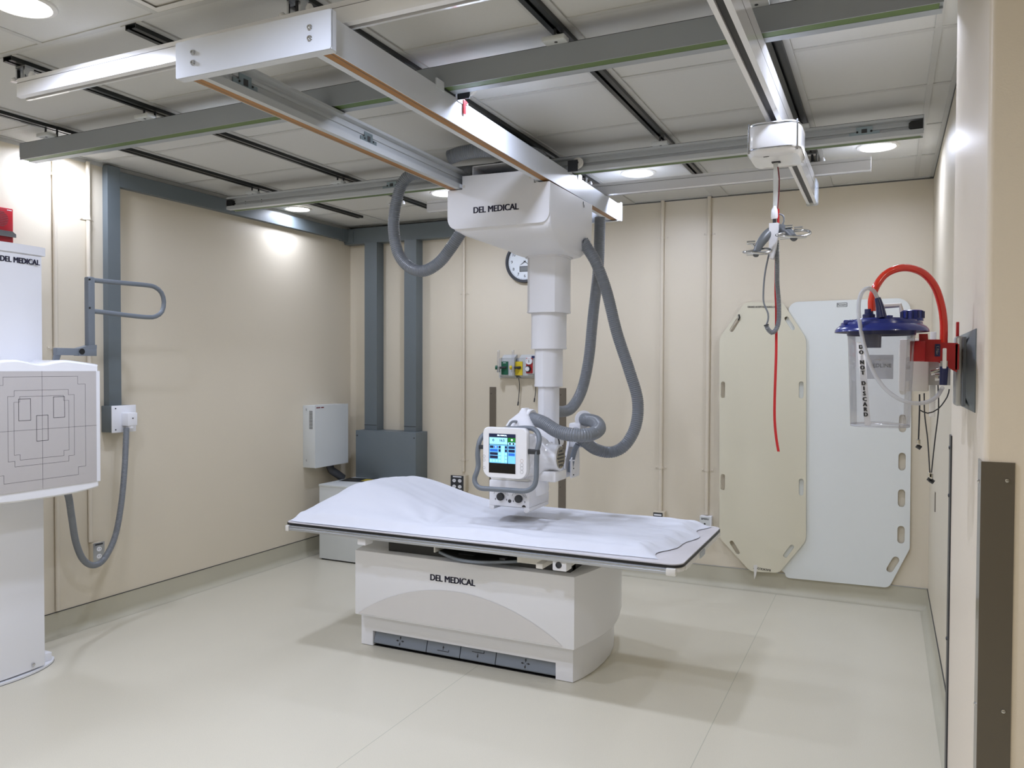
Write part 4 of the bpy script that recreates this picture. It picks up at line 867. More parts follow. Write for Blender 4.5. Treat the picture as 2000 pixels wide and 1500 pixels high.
# gas outlet console
t = thing('gas_outlet_console', 'grey medical gas outlet console on the back wall left of the column', 'gas console', (-2.6, YB, 1.46))
b = MB()
for x0, x1 in ((-2.79, -2.635), (-2.635, -2.47), (-2.47, -2.32)):
    b.prism([(YB, 1.456), (YB, 1.64), (YB - .008, 1.64), (YB - .05, 1.615), (YB - .05, 1.475), (YB - .008, 1.456)], 'x', x0 + .04, x1 - .002, 'rail_lit'); b.box(x0, x1, YB - .012, YB, 1.456, 1.61, 'rail_lit')
    b.add([(x0 + .002, YB - .012, 1.475), (x0 + .04, YB - .05, 1.475), (x0 + .04, YB - .05, 1.615), (x0 + .002, YB - .012, 1.61)], [(0, 1, 2, 3)], 'rail_lit')
b.build('housing', t)
b = MB(); b.box(-2.750, -2.692, YB - .056, YB - .05, 1.482, 1.585, 'o2green'); b.box(-2.735, -2.71, YB - .0565, YB - .0555, 1.573, 1.577, 'white'); b.build('oxygen_outlet', t)['label'] = 'green oxygen outlet plate'
b = MB(); b.box(-2.628, -2.568, YB - .056, YB - .05, 1.478, 1.585, 'yellow'); b.box(-2.61, -2.585, YB - .0565, YB - .0555, 1.525, 1.529, 'black'); b.build('air_outlet', t)['label'] = 'yellow air outlet plate'
for i, (x, m_, lb, nm) in enumerate(((-2.758, 'o2green', 'clear flow meter tube with green knob on the oxygen outlet', 'a'), (-2.632, 'yellow', 'clear flow meter tube with yellow knob on the air outlet', 'b'))):
    f_ = thing('flow_meter', lb, 'flow meter', (x, YB - .09, 1.54))
    b = MB(); b.cyl((x, YB - .09, 1.545), (x, YB - .09, 1.665), .010, 'clear', 16); b.cyl((x, YB - .09, 1.665), (x, YB - .09, 1.672), .011, 'offwhite', 14); b.build('tube', f_)
    b = MB(); b.cyl((x, YB - .09, 1.50), (x, YB - .09, 1.545), .012, 'alu', 14); b.cyl((x - .002, YB - .09, 1.535), (x + .05, YB - .056, 1.54), .009, 'dark', 14); b.build('valve_body', f_)
    b = MB(); b.lathe([(.012, 0), (.016, .004), (.016, .018), (.001, .02)], (x - .008, YB - .09, 1.538), (-1, -.4, 0), m_, 18); b.build('knob', f_)
t_ = thing('suction_regulator', 'red suction regulator with round gauge, left of the column', 'regulator', (-2.50, YB - .1, 1.5))
b = MB(); b.box(-2.527, -2.463, YB - .085, YB - .05, 1.49, 1.618, 'white', .008); b.box(-2.524, -2.466, YB - .088, YB - .06, 1.493, 1.615, 'red', .006); b.box(-2.475, -2.44, YB - .09, YB - .06, 1.612, 1.628, 'navy'); b.build('regulator_body', t_)
b = MB(); b.lathe([(.027, 0), (.027, .008), (.023, .009), (.023, .006), (.001, .006)], (-2.495, YB - .088, 1.588), (0, -1, 0), 'white', 24); b.box(-2.497, -2.493, YB - .0955, YB - .0945, 1.577, 1.598, 'black'); b.build('gauge', t_)['label'] = 'white round gauge'
b = MB(); b.lathe([(.024, 0), (.024, .012), (.017, .014), (.017, .022), (.001, .022)], (-2.502, YB - .088, 1.528), (0, -1, 0), 'black', 24); b.lathe([(.018, .0222), (.001, .0225)], (-2.502, YB - .088, 1.528), (0, -1, 0), 'white', 20); b.build('dial_knob', t_)
for x, zb, lb in ((-2.61, 1.27, 'thin grey cord hanging under the yellow air outlet'), (-2.47, 1.30, 'thin grey cord hanging under the red regulator')):
    b = MB(); b.tube([(x, YB - .03, 1.455), (x + .004, YB - .025, 1.40), (x - .002, YB - .02, 1.33), (x - .008, YB - .02, zb)], .003, 'dark', 8, step=.02); b.tube([(x - .008, YB - .02, zb), (x - .012, YB - .02, zb - .03)], .0055, 'dark', 8); tag(b.build('hanging_cord'), lb, 'cord')
for x0, x1, lb in ((-2.88, -2.822, 'narrow taupe wall strip left of the column, lower back wall'), (-2.282, -2.222, 'narrow taupe wall strip right behind the column and tube head')):
    b = MB(); b.box(x0, x1, YB - .004, YB, .143, 1.382, 'bronze')
    for z in (.3, .62, 1.0, 1.33): b.lathe([(.006, 0), (.001, .003)], (x0 + .015, YB - .004, z), (0, -1, 0), 'bronze_guard', 10)
    tag(b.build('wall_strip'), lb, 'wall strip', 'taupe wall protection strips')
# boards ------------------------------------------------------------
def slot(cx, cz, L, w, ang, n=6):
    a = radians(ang); P = []
    for s, base_ in ((1, 0), (-1, 180)):
        for k in range(n + 1):
            t_ = radians(base_ + 180 * k / n); P.append((w / 2 * cos(t_), s * (L / 2 - w / 2) + w / 2 * sin(t_)))
    return [(cx + p[0] * cos(a) - p[1] * sin(a), cz + p[0] * sin(a) + p[1] * cos(a)) for p in P]
def holed_plate(outline, holes, y0, y1, m):
    """flat plate in the xz plane with real hand holes"""
    bm = bmesh.new(); edges = []
    for loop in [outline] + holes:
        vv = [bm.verts.new((p[0], y0, p[1])) for p in loop]
        edges += [bm.edges.new((vv[i], vv[(i + 1) % len(vv)])) for i in range(len(vv))]
    res = bmesh.ops.triangle_fill(bm, use_beauty=True, use_dissolve=False, edges=edges)
    faces = [g for g in res['geom'] if isinstance(g, bmesh.types.BMFace)]
    ex = bmesh.ops.extrude_face_region(bm, geom=faces)
    for v in [g for g in ex['geom'] if isinstance(g, bmesh.types.BMVert)]: v.co.y = y1
    bm.verts.index_update(); mb = MB(); mb.add([v.co.copy() for v in bm.verts], [[v.index for v in f.verts] for f in bm.faces], m); bm.free(); return mb
def soften(poly, r=.02, n=4):
    out = []; N = len(poly)
    for i in range(N):
        p0, p, p2 = Vector(poly[i - 1]), Vector(poly[i]), Vector(poly[(i + 1) % N]); a = p + (p0 - p).normalized() * r; c_ = p + (p2 - p).normalized() * r
        for k in range(n + 1): t_ = k / n; out.append(tuple((1 - t_) ** 2 * a + 2 * t_ * (1 - t_) * p + t_ ** 2 * c_))
    return out
t = thing('transfer_board', 'cream backboard with cut corners and hand slots hung on the back wall', 'backboard', (-.77, YB - .03, 1.9))
ol = soften([(-.887, 1.995), (-.642, 1.982), (-.492, 1.74), (-.478, .385), (-.648, .148), (-.838, .137), (-1.05, .352), (-1.062, 1.752)], .03)
hs = [slot(-.958, 1.838, .105, .028, -31), slot(-.597, 1.842, .105, .028, 31), slot(-1.034, 1.388, .115, .03, 0), slot(-.519, 1.395, .115, .03, 0), slot(-1.029, .742, .115, .03, 0), slot(-.512, .742, .115, .03, 0), slot(-.944, .292, .105, .028, 33), slot(-.588, .303, .105, .028, -33)]
holed_plate(ol, hs, YB - .042, YB - .026, 'cream').build('board', t)
lettering('GRAND HOSPITAL RADIOLOGY', .019, (-.775, YB - .0425, 1.957), (1, 0, -.03), (.03, 0, 1), t, 'handwriting', 'line', .02, xs=.72)
lettering('RADIOLOGY', .02, (-.76, YB - .0425, .163), (-1, 0, .05), (-.05, 0, -1), t, 'handwriting', 'line', .02)
b = MB(); b.add([(-.815, YB - .043, .185), (-.79, YB - .043, .187), (-.797, YB - .044, .12), (-.81, YB - .046, .085)], [(0, 1, 2, 3)], 'offwhite'); b.build('tape_strip', t)
b = MB(); b.tube([(-.93, YB - .045, 1.91), (-.925, YB - .05, 1.888), (-.932, YB - .046, 1.87)], .005, 'black', 8); b.build('hook', t)
t = thing('slide_board', 'large white slide board with hand slots behind the suction canister', 'backboard', (-.25, YB - .01, 1.9))
ol = [(-.608 + .0, 1.9)] + [(-.545 - .07 * cos(radians(a)) * .9, 1.925 + .062 * sin(radians(a))) for a in range(15, 91, 15)] + [(-.3, 1.989), (.02, 1.99)] + [(.05 + .08 * sin(radians(a)), 1.91 + .08 * cos(radians(a))) for a in range(0, 91, 15)] + [(.142, 1.2), (.144, .39)] + soften([(.143, .385), (.026, .125), (-.61, .116), (-.62, .5)], .03)[5:15] + [(-.64, .17), (-.64, 1.83)]
hs = [slot(.093, z, .115, .042, 0) for z in (1.19, .945, .71, .475)] + [slot(.048, .278, .115, .042, -27), slot(.093, 1.43, .115, .042, 0), slot(.093, 1.67, .115, .042, 0)]
holed_plate(ol, hs, YB - .024, YB - .012, 'boardwhite').build('board', t)
b = MB()
for x0, x1, z0, z1 in ((-.305, -.242, 1.968, 1.971), (-.305, -.242, 1.945, 1.948), (-.305, -.302, 1.945, 1.971), (-.245, -.242, 1.945, 1.971)): b.box(x0, x1, YB - .0246, YB - .024, z0, z1, 'black')
b.build('maker_badge', t)
lettering('Pharmathin', .014, (-.2735, YB - .0245, 1.958), (1, 0, 0), (0, 0, 1), t, 'lettering', 'black', .02, xs=.85)
for x, lb in ((-.61, 'cream'), (.0, 'white')):
    pass

# ------------------------------------------------------------------ patient lift
def track(y, x0, x1, lb):
    t = thing('lift_track', lb, 'track', ((x0 + x1) / 2, y, 2.6), 0, 'white patient lift tracks')
    b = MB(); pr = [(0, 2.604), (0, 2.655), (.002, 2.656), (.002, 2.674), (.052, 2.674), (.052, 2.656), (.054, 2.655), (.054, 2.604), (.036, 2.600), (.036, 2.612), (.018, 2.612), (.018, 2.6)]
    b.prism([(y + p[0], p[1]) for p in pr], 'x', x0, x1, 'white_gloss'); b.build('track_body', t)
    b = MB(); b.box(x0 + .001, x1 - .001, y + .016, y + .038, 2.6095, 2.6115, 'black'); b.box(x0, x1, y - .0004, y + .0, 2.655, 2.6565, 'gap'); b.build('track_slot', t)
    for x in (-3.12, -1.74, -.39):
        b = MB(); b.box(x - .035, x + .035, y + .01, y + .044, 2.674, 2.68, 'steel'); b.box(x - .028, x - .02, y + .008, y + .046, 2.676, CEIL - .028, 'steel'); b.box(x + .02, x + .028, y + .008, y + .046, 2.676, CEIL - .028, 'steel'); b.box(x - .03, x + .03, y + .008, y + .046, CEIL - .03, CEIL - .023, 'alu')
        b.cyl((x, y + .027, 2.68), (x, y + .027, CEIL - .024), .007, 'dark', 10); b.lathe([(.014, 0), (.014, .012), (.008, .024), (.001, .027)], (x + .055, y + .02, 2.674), m='white_gloss', seg=14); b.lathe([(.014, 0), (.014, .01), (.001, .02)], (x - .055, y + .02, 2.674), m='white_gloss', seg=14)
        b.build('track_hanger', t)
track(2.012, -3.13, -.15, 'long white patient lift track crossing the top left of the picture')
track(4.662, -2.86, -.092, 'long white patient lift track near the back wall under the downlights')
t = thing('lift_cross_rail', 'white lift cross rail with black slot running away below the tracks', 'rail', (-.4, 3, 2.475))
b = MB(); b.prism([(-.428, 2.478), (-.428, 2.597), (-.372, 2.597), (-.372, 2.478), (-.388, 2.474), (-.388, 2.49), (-.411, 2.49), (-.411, 2.474)], 'y', 1.15, 4.82, 'white_gloss'); b.build('rail_body', t)
b = MB(); b.box(-.410, -.389, 1.15, 4.818, 2.482, 2.486, 'black'); b.build('rail_slot', t)
b = MB(); b.box(-.372, -.3715, 1.15, 4.8, 2.545, 2.5465, 'gap'); b.build('rail_seam', t)
b = MB(); b.prism(rrect(-.43, -.365, 2.465, 2.60, .01), 'y', 4.821, 4.827, 'acrylic'); b.box(-.372, -.366, 4.70, 4.82, 2.47, 2.59, 'acrylic'); b.build('end_stop', t)['label'] = 'clear acrylic end stop'
for y in (2.012, 4.662):
    b = MB(); b.box(-.415, -.385, y + .015, y + .04, 2.59, 2.613, 'alu'); b.build('trolley', t)
# lift motor
LXc, LYc = -.398, 3.22
t = thing('lift_motor', 'white ceiling lift motor unit with chrome edges hanging from the cross rail', 'patient lift', (LXc, LYc, 2.34))
def sup(a, hx, hy, e=4.2): 
    c_, s_ = cos(a), sin(a); return (LXc + hx * math.copysign(abs(c_) ** (2 / e), c_), LYc + hy * math.copysign(abs(s_) ** (2 / e), s_))
def sring(hx, hy, z, e=4.2, bow=0): return [Vector((*sup(2 * pi * k / 56, hx, hy, e), z + bow * cos(2 * 2 * pi * k / 56))) for k in range(56)]
b = MB(); b.rings([sring(.06, .075, 2.337), sring(.088, .115, 2.341), sring(.097, .127, 2.354, bow=.002), sring(.099, .13, 2.366), sring(.099, .13, 2.450), sring(.094, .125, 2.459), sring(.05, .07, 2.461)], 'white_gloss', True); b.build('motor_cover', t)
for z in (2.362, 2.45):
    b = MB(); b.rings([sring(.0985, .1295, z - .0035), sring(.1005, .1315, z - .002), sring(.1005, .1315, z + .002), sring(.0985, .1295, z + .0035)], 'steel', True, (False, False)); b.build('chrome_trim', t)['label'] = 'chrome trim line'
b = MB()
for a in (42, 138, 222, 318):
    p = sup(radians(a), .1005, .1315); b.tube([(p[0], p[1], 2.35), (p[0], p[1], 2.462)], .003, 'steel', 8)
b.build('corner_rod', t)
b = MB(); b.box(LXc - .02, LXc + .02, LYc - .03, LYc + .03, 2.458, 2.473, 'alu'); b.box(LXc - .016, LXc + .016, LYc - .012, LYc + .012, 2.334, 2.338, 'black'); b.box(LXc - .035, LXc - .015, LYc - .095, LYc - .09, 2.337, 2.338, 'dark'); b.build('trolley', t)
b = MB(); b.box(LXc - .010, LXc + .007, LYc - .0015, LYc + .0015, 2.162, 2.338, 'cabinet'); b.build('lift_strap', t)['label'] = 'grey webbing lift strap'
# spreader bar
t = thing('spreader_bar', 'grey spreader bar with two chrome hooks hanging from the lift strap', 'spreader bar', (LXc, LYc, 2.05))
b = MB(); b.lathe([(.004, .0), (.012, -.015), (.014, -.04), (.012, -.05), (.003, -.052)], (LXc - .004, LYc, 2.168), m='white_gloss', seg=16); b.tube([(LXc - .004, LYc, 2.12), (LXc - .004, LYc, 2.095)], .007, 'dark', 10); b.build('swivel', t)
b = MB(); b.prism([(LXc - .022, 2.10), (LXc + .012, 2.10), (LXc + .014, 2.075), (LXc + .002, 2.0), (LXc - .006, 1.962), (LXc - .018, 1.965), (LXc - .022, 2.0)], 'y', LYc - .018, LYc + .018, 'white'); b.build('center_housing', t)
Lp = lambda px, py, dy=0: at(px, py, 'y', LYc + dy)
b = MB(); pth = [Lp(1477, 493, -.045), Lp(1483, 479, -.035), Lp(1492, 466, -.02), Lp(1502, 456, 0), Lp(1515, 449, .02), Lp(1528, 448, .01), Lp(1540, 453, -.02), Lp(1550, 464, -.05)]
b.tube(pth, .017, 'bar_grey', 16, step=.008, rad=lambda q: .0135 + .007 * sin(pi * min(1, q * 1.05))); e0, e1 = pth[0], pth[-1]
b.cyl(e1 + Vector((-.004, .02, .006)), e1 + Vector((.002, -.006, -.002)), .0135, 'bar_grey', 20); b.cyl(e0 + Vector((0, .004, .004)), e0 + Vector((.0, -.008, -.012)), .011, 'bar_grey', 16); b.build('arm', t)
for e, cxp, cyp, sx, sz, rod in ((e0, 1479, 491, .051, .016, (1466, 474)), (e1, 1549, 457, .061, .024, (1541, 443))):
    b = MB(); c0 = Lp(cxp, cyp, -.045)
    loop = [c0 + Vector((sx * cos(a), .02 * sin(a), sz * .55 * sin(a) + .006 * cos(a) * sin(a))) for a in [radians(d) for d in range(0, 361, 12)]]
    b.tube(loop, .005, 'steel', 12, cap=False)
    b.tube([c0 + Vector((-sx * .75, -.004, -sz * .5)), c0 + Vector((sx * .8, -.004, -sz * .52))], .007, 'steel', 12)
    q0 = Lp(rod[0] - 7, rod[1], -.03); b.tube([q0, q0 + Vector((.026, 0, 0))], .0065, 'steel', 12); q1 = Lp(rod[0] + 17 if e is e1 else rod[0], rod[1] + (3 if e is e1 else 0), -.03); b.tube([q1 + Vector((-.012, 0, 0)), q1 + Vector((.018, 0, 0))], .0072, 'steel', 12)
    b.tube([q1, c0 + Vector((0, .02, sz * .55))], .004, 'steel', 8)
    b.build('hook', t)['label'] = 'chrome loop hook'
# hand control hose and cords
Lp = lambda px, py, dy=0: at(px, py, 'y', LYc + dy)
b = MB(); b.tube([Lp(1517, 470, .02), Lp(1518, 520, .02), Lp(1518, 552, .02), Lp(1521, 590, .02), Lp(1521, 625, .02), Lp(1516, 643, .01), Lp(1508, 650, 0), Lp(1500, 643, -.01), Lp(1497, 636, -.01)], .009, 'hose', 14, step=.01, corr=.14, pitch=.006); b.cyl(Lp(1497, 636, -.013), Lp(1496.5, 634, -.013), .0095, 'dark', 12); tag(b.build('coiled_hose'), 'ribbed grey air hose hanging in a hook shape below the spreader bar', 'hose')
b = MB(); b.tube([Lp(1512, 421), Lp(1520, 418), Lp(1529, 421), Lp(1531, 432), Lp(1524, 446), Lp(1510, 466), Lp(1501, 500), Lp(1494, 535), Lp(1491, 570), Lp(1492, 592), Lp(1500, 612), Lp(1500, 625), Lp(1497, 634)], .0034, 'hose', 10, step=.01); tag(b.build('control_cord'), 'thin grey cord looping from the spreader bar to the hose end', 'cord')
b = MB()
pr_ = [Lp(1519, 326), Lp(1522, 350), Lp(1521, 380), Lp(1519, 405), Lp(1519, 440)]; b.tube(pr_, .0026, 'maroon', 8, step=.02); b.tube([Lp(1520, 408), Lp(1520, 436)], .0042, 'strapred', 8)
rb = [Lp(1517, 440, .05), Lp(1515, 560, .05), Lp(1516, 600, .04), Lp(1516, 680, .03), Lp(1515, 720, .02), Lp(1513, 780, .02), Lp(1513, 820, .02), Lp(1516, 855, .02), Lp(1520.5, 882, .02)]
sp = spline(rb, .02); vs = []; fs = []
for i, p in enumerate(sp): vs += [p + Vector((-.005, 0, 0)), p + Vector((.005, 0, 0)), p + Vector((.005, .0012, 0)), p + Vector((-.005, .0012, 0))]
for i in range(len(sp) - 1):
    for k in range(4): fs.append((4 * i + k, 4 * i + (k + 1) % 4, 4 * i + 4 + (k + 1) % 4, 4 * i + 4 + k))
b.add(vs, fs + [(0, 1, 2, 3), (len(vs) - 4, len(vs) - 3, len(vs) - 2, len(vs) - 1)], 'strapred'); tag(b.build('emergency_strap'), 'long red emergency pull strap hanging in front of the cream board', 'strap')

# ------------------------------------------------------------------ right side: wall plate, suction canister
t = thing('equipment_rail_plate', 'grey wall plate with a vertical aluminium rail behind the red bracket', 'wall plate', (PX, 2.16, 1.53))
y0, y1, z0, z1 = 1.955, 2.37, 1.445, 1.625
b = MB(); k_ = .03; b.rings([[Vector((x, p[0], p[1])) for p in ((y0 + q, z0 + q), (y1 - q, z0 + q), (y1 - q, z1 - q), (y0 + q, z1 - q))] for q, x in ((0, PX), (0, PX - .002), (k_, PX - .014))], 'ral', False); b.build('back_plate', t)
b = MB(); b.box(PX - .034, PX - .014, 2.04, 2.10, z0 + .01, z1 - .012, 'alu', .006); b.box(PX - .02, PX - .014, 2.02, 2.13, z0 + .01, z1 - .015, 'greyplastic'); b.build('slide_rail', t)
b = MB(); b.box(PX - .032, PX - .026, 2.05, 2.065, z1 - .014, z1 + .02, 'red', .001); b.build('release_tab', t)['label'] = 'red release tab'
cn = thing('suction_canister', 'clear suction canister with dark blue lid and DO NOT DISCARD label', 'suction canister', (-.013, 1.93, 1.41))
CXn, CYn = -.0135, 1.93
b = MB(); b.lathe([(.0585, 1.413), (.060, 1.411), (.0605, 1.416), (.0665, 1.59), (.0685, 1.615)], (CXn, CYn, 0), m='clear', seg=56, cap=(False, False)); b.lathe([(.060, 1.4135), (.056, 1.4165), (.03, 1.42), (.001, 1.42)], (CXn, CYn, 0), m='clear', seg=40, cap=(False, False)); b.build('container', cn)
b = MB(); b.lathe([(.0602, 1.4125), (.0602, 1.4155)], (CXn, CYn, 0), m='milky', seg=48, cap=(False, False)); b.build('bottom_rim', cn)
b = MB(); b.lathe([(.0955, 1.619), (.0945, 1.624), (.090, 1.630), (.083, 1.635), (.082, 1.640), (.074, 1.641), (.073, 1.6445), (.052, 1.6455), (.050, 1.649), (.001, 1.650)], (CXn, CYn, 0), m='blue', seg=56, cap=(False, True)); b.lathe([(.0955, 1.619), (.086, 1.624), (.071, 1.624), (.069, 1.612), (.066, 1.612), (.066, 1.624), (.001, 1.625)], (CXn, CYn, 0), m='navy', seg=56, cap=(False, True))
b.box(CXn - .075, CXn - .05, CYn - .05, CYn - .02, 1.636, 1.645, 'blue', .003)
b.build('lid', cn)
Cp = lambda px, py, y=CYn: at(px, py, 'y', y)
b = MB(); p = Cp(1782, 613, 1.94); b.lathe([(.022, -.016), (.022, .006), (.019, .008), (.001, .008)], p, m='blue', seg=24)
for a in range(0, 360, 30): b.cyl(p + Vector((.022 * cos(radians(a)), .022 * sin(radians(a)), -.01)), p + Vector((.022 * cos(radians(a)), .022 * sin(radians(a)), .005)), .0022, 'navy', 6)
b.build('port_cap', cn)
b = MB(); p = Cp(1697, 618, 1.93); b.lathe([(.013, -.02), (.013, .004), (.009, .006), (.009, .016), (.001, .016)], p, m='navy', seg=18); p = Cp(1735, 619, 1.90); b.lathe([(.009, -.008), (.009, .003), (.001, .004)], p, m='blue', seg=16); p = Cp(1668, 628, 1.90); b.lathe([(.010, -.006), (.010, .004), (.001, .004)], p, m='navy', seg=16); b.build('port', cn)
b = MB(); b.tube([Cp(1722, 620, 1.87), Cp(1719, 600, 1.87), Cp(1714, 582, 1.87)], .009, 'navy', 16, rad=lambda q: .0105 - .0045 * q); b.build('elbow_connector', cn)
b = MB(); b.lathe([(.018, 1.584), (.0185, 1.62)], (CXn - .017, 1.90, 0), m='navy', seg=24); b.build('float_valve', cn)
b = MB(); b.tube([Cp(1727, 598, 1.98), Cp(1758, 596, 1.98), Cp(1762, 612, 1.98)], .0055, 'offwhite', 10); b.build('vent_elbow', cn)
# measuring label strip on the container front
b = MB(); NL = 14; vs = []
def onc(px, py, lift=.0006):
    """point on the container wall under a photo pixel (front side)"""
    d = (at(px, py, 'y', 1.9) - EYE).normalized(); z = at(px, py, 'y', 1.87).z; r = .0585 + (z - 1.413) / .215 * .010 + lift
    ox, oy = EYE.x - CXn, EYE.y - CYn; a = d.x ** 2 + d.y ** 2; bb = 2 * (ox * d.x + oy * d.y); cc_ = ox * ox + oy * oy - r * r; disc = max(0, bb * bb - 4 * a * cc_); t_ = (-bb - sqrt(disc)) / (2 * a)
    return EYE + d * t_
for k in range(NL + 1):
    q = k / NL; vs += [onc(1673 + 16 * q, 668 + 164 * q), onc(1688 + 13 * q, 668 + 164 * q)]
b.add(vs, [(2 * k, 2 * k + 1, 2 * k + 3, 2 * k + 2) for k in range(NL)], 'white'); b.build('label_strip', cn)
txt = 'DO NOT DISCARD'
posy = [678, 688.5, None, 708, 718.5, 728.5, None, 749, 759, 769, 780, 790, 800, 810]
for ch, py in zip(txt, posy):
    if py is None: continue
    q = (py - 668) / 164; p = onc(1680.5 + 12 * q, py, .0012); p2 = onc(1690 + 12 * q, py, .0012); nrm = Vector((p.x - CXn, p.y - CYn, 0)).normalized(); rgt = Vector((-nrm.y, nrm.x, 0)); rgt = rgt if rgt.x > 0 else -rgt
    lettering(ch, .0122, p, rgt, (-.05, 0, 1), cn, 'label_letter', 'black', .055)
# product label seen through the plastic
b = MB(); b.box(CXn - .03, CXn + .026, CYn + .058, CYn + .0585, 1.515, 1.57, 'milky'); b.build('maker_label', cn)
b = MB(); b.prism([(CXn - .002 + (.004 if k % 2 else (.017 if k in (2, 6) else .012)) * sin(pi / 4 * k) * (1 if k % 2 == 0 else .6), 1.5585 + (.004 if k % 2 else (.009 if k == 0 else .003)) * cos(pi / 4 * k) * (1 if k % 2 == 0 else .35)) for k in range(8)], 'y', CYn + .0572, CYn + .0578, 'white'); b.build('star_emblem', cn)
lettering('MEDLINE', .012, (CXn - .002, CYn + .0575, 1.545), (1, 0, 0), (0, 0, 1), cn, 'lettering', 'white', .01)
b = MB(); b.tube([Cp(1703, 608, 1.93), Cp(1703, 585, 1.93), Cp(1711, 560, 1.93), Cp(1728, 537, 1.94), Cp(1752, 525, 1.95), Cp(1778, 524, 1.97), Cp(1805, 535, 1.99), Cp(1826, 560, 2.0), Cp(1838, 595, 2.01), Cp(1843, 630, 2.02), Cp(1843, 671, 2.02)], .0082, 'redtube', 16, step=.004); b.build('vacuum_tube', cn)['label'] = 'translucent red braided vacuum tube'
b = MB(); b.tube([Cp(1714, 583, 1.87), Cp(1707, 569, 1.86), Cp(1695, 563, 1.85), Cp(1683, 572, 1.85), Cp(1677, 595, 1.845), Cp(1679, 630, 1.845), Cp(1688, 675, 1.845), Cp(1703, 720, 1.845), Cp(1725, 755, 1.845), Cp(1752, 777, 1.845), Cp(1780, 787, 1.85), Cp(1808, 786, 1.87), Cp(1829, 775, 1.90), Cp(1841, 757, 1.93)], .0042, 'milky', 14, step=.004, cap=False); b.build('suction_tube', cn)['label'] = 'thin clear suction tube looping in front'
b = MB(); b.cyl(Cp(1842, 752, 1.94), Cp(1844, 716, 1.94), .0075, 'navy', 18, .0085); b.build('tube_connector', cn)['label'] = 'dark blue tube connector'
t = thing('canister_bracket', 'bright red bracket holding the canister to the wall rail', 'bracket', (.1, 1.98, 1.57))
b = MB(); ya, yb = 1.985, 2.005
P0 = [(1795, 652), (1812, 652), (1813, 663), (1838, 663), (1838, 669), (1871, 670), (1869, 727), (1832, 707), (1796, 706)]
b.prism([(at(px, py, 'y', ya).x, at(px, py, 'y', ya).z) for px, py in P0], 'y', ya, yb, 'red'); b.box(.045, .075, 1.955, 2.0, 1.555, 1.60, 'red', .002)
b.box(at(1868, 700, 'y', ya).x - .002, PX - .03, ya, 2.09, at(1869, 722, 'y', ya).z, at(1869, 672, 'y', ya).z, 'red'); b.build('bracket_plate', t)
b = MB(); q0 = at(1826, 672, 'y', 1.984); q1 = at(1836, 696, 'y', 1.984); b.box(q0.x, q1.x, 1.982, 1.986, q1.z, q0.z, 'navy'); b.build('brand_tag', t)
lettering('Ohio', .009, ((q0.x + q1.x) / 2, 1.9815, (q0.z + q1.z) / 2), (0, 0, -1), (1, 0, 0), t, 'lettering', 'white', .01)
b = MB(); b.cyl(at(1826, 737, 'y', 1.97), at(1845, 737, 'y', 1.97), .008, 'steel', 14); b.cyl(at(1818, 728, 'y', 1.99), at(1848, 722, 'y', 1.99), .006, 'steel', 12); b.box(at(1836, 720, 'y', 1.99).x, at(1850, 720, 'y', 1.99).x, 1.98, 2.03, at(1840, 745, 'y', 1.99).z, at(1840, 705, 'y', 1.99).z, 'alu'); b.build('valve', t)
b = MB(); b.box(at(1841, 690, 'y', 1.93).x, at(1849, 690, 'y', 1.93).x, 1.928, 1.936, at(1845, 720, 'y', 1.93).z, at(1845, 680, 'y', 1.93).z, 'white_gloss', .002); b.build('tag', t)['label'] = 'white plastic tag'
t = thing('regulator_box', 'white and grey wall regulator box seen through and beside the canister', 'regulator', (.06, 2.15, 1.48))
b = MB(); u0, u1 = at(1756, 700, 'y', 2.12), at(1814, 765, 'y', 2.12); b.box(u0.x, u1.x, 2.12, 2.20, u1.z, at(1756, 662, 'y', 2.12).z, 'offwhite', .004); b.box(u1.x, .135, 2.13, 2.16, 1.50, 1.56, 'alu'); b.build('box_body', t)
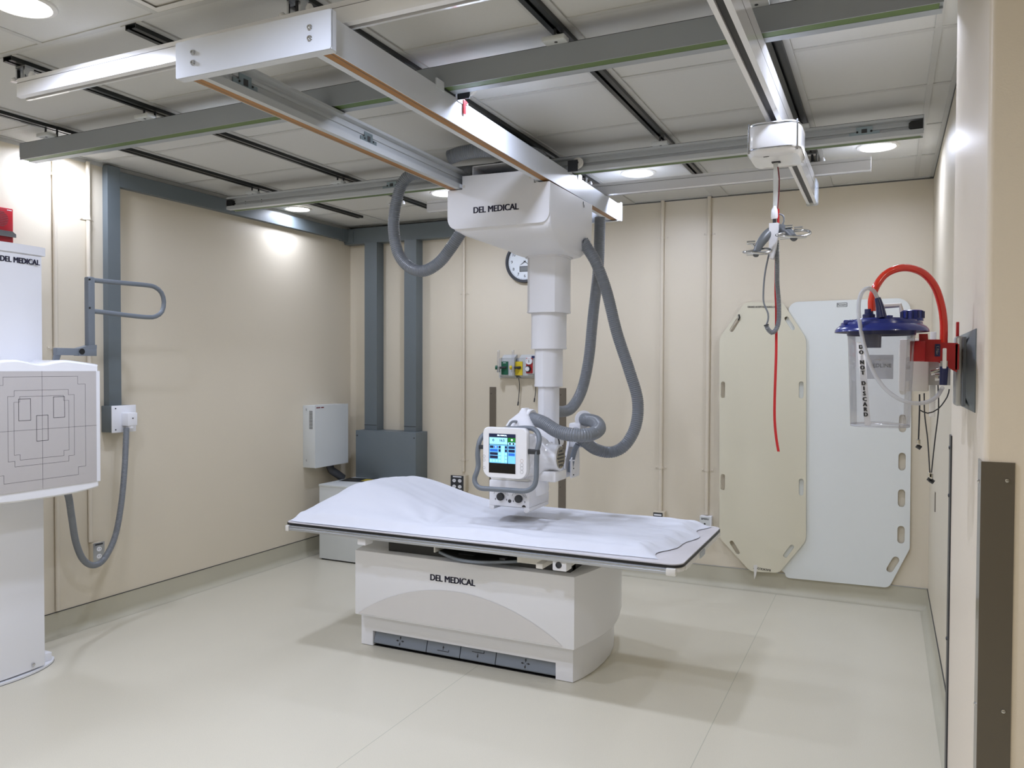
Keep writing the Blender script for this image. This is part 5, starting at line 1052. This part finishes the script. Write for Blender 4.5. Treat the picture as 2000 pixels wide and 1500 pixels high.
b = MB(); b.box(at(1817, 650, 'y', 2.2).x, at(1829, 650, 'y', 2.2).x, 2.20, 2.205, 1.42, at(1820, 648, 'y', 2.2).z, 'white_gloss', .002); b.build('backing_strip', t)
# hanging tether cables
def cable(pts, lb, y=2.05, r=.0014, end=None):
    b = MB(); P = [at(px, py, 'y', y) for px, py in pts]; b.tube(P, r, 'dark', 8, step=.01)
    if end: e = P[-1]; b.box(e.x - .004, e.x + .004, y - .004, y + .004, e.z - .012, e.z, 'steel', .001); b.cyl(e + Vector((-.004, 0, -.014)), e + Vector((.005, 0, -.02)), .005, 'dark', 10)
    tag(b.build('tether_cable'), lb, 'cable', 'steel tether cables under the bracket')
cable([(1832, 752), (1833, 800), (1826, 860), (1819, 925)], 'steel tether cable hanging right of the canister, ending in a clip', end=True)
cable([(1805, 768), (1806, 810), (1812, 860), (1816, 922)], 'steel tether cable hanging close beside the canister wall', end=True)
cable([(1795, 800), (1812, 807), (1833, 798), (1850, 775), (1854, 760)], 'short steel cable looped from the wall rail to the canister', end=False)
cable([(1796, 770), (1796, 800), (1794, 858)], 'beaded chain with a small ring beside the canister', y=2.0, r=.0016, end=True)
# corner guard
t = thing('corner_guard', 'taupe steel corner guard with screws on the near wall corner', 'corner guard', (PX, PY0, 0))
zt = 1.357
b = MB(); b.box(PX - .003, PX + .054, PY0 - .003, PY0 + .0, .0, zt, 'bronze_guard'); b.box(PX - .003, PX, PY0, PY0 + .056, 0, zt + .0, 'bronze_guard'); b.build('guard_plate', t)
for z in (.25, .87, 1.322):
    b = MB(); b.lathe([(.0042, 0), (.0036, .002), (.001, .0025)], (PX + .041, PY0 - .003, z), (0, -1, 0), 'steel', 14); b.box(PX + .038, PX + .044, PY0 - .0057, PY0 - .0053, z - .0004, z + .0004, 'dark'); b.build('screw', t)
    b = MB(); b.lathe([(.0042, 0), (.0036, .002), (.001, .0025)], (PX - .003, PY0 + .04, z - .01), (-1, 0, 0), 'steel', 12); b.build('screw', t)
b = MB(); b.box(XR - .004, XR, 4.93, 4.965, .75, .858, 'bronze'); tag(b.build('wall_plate'), 'small narrow taupe plate on the right wall', 'wall plate')
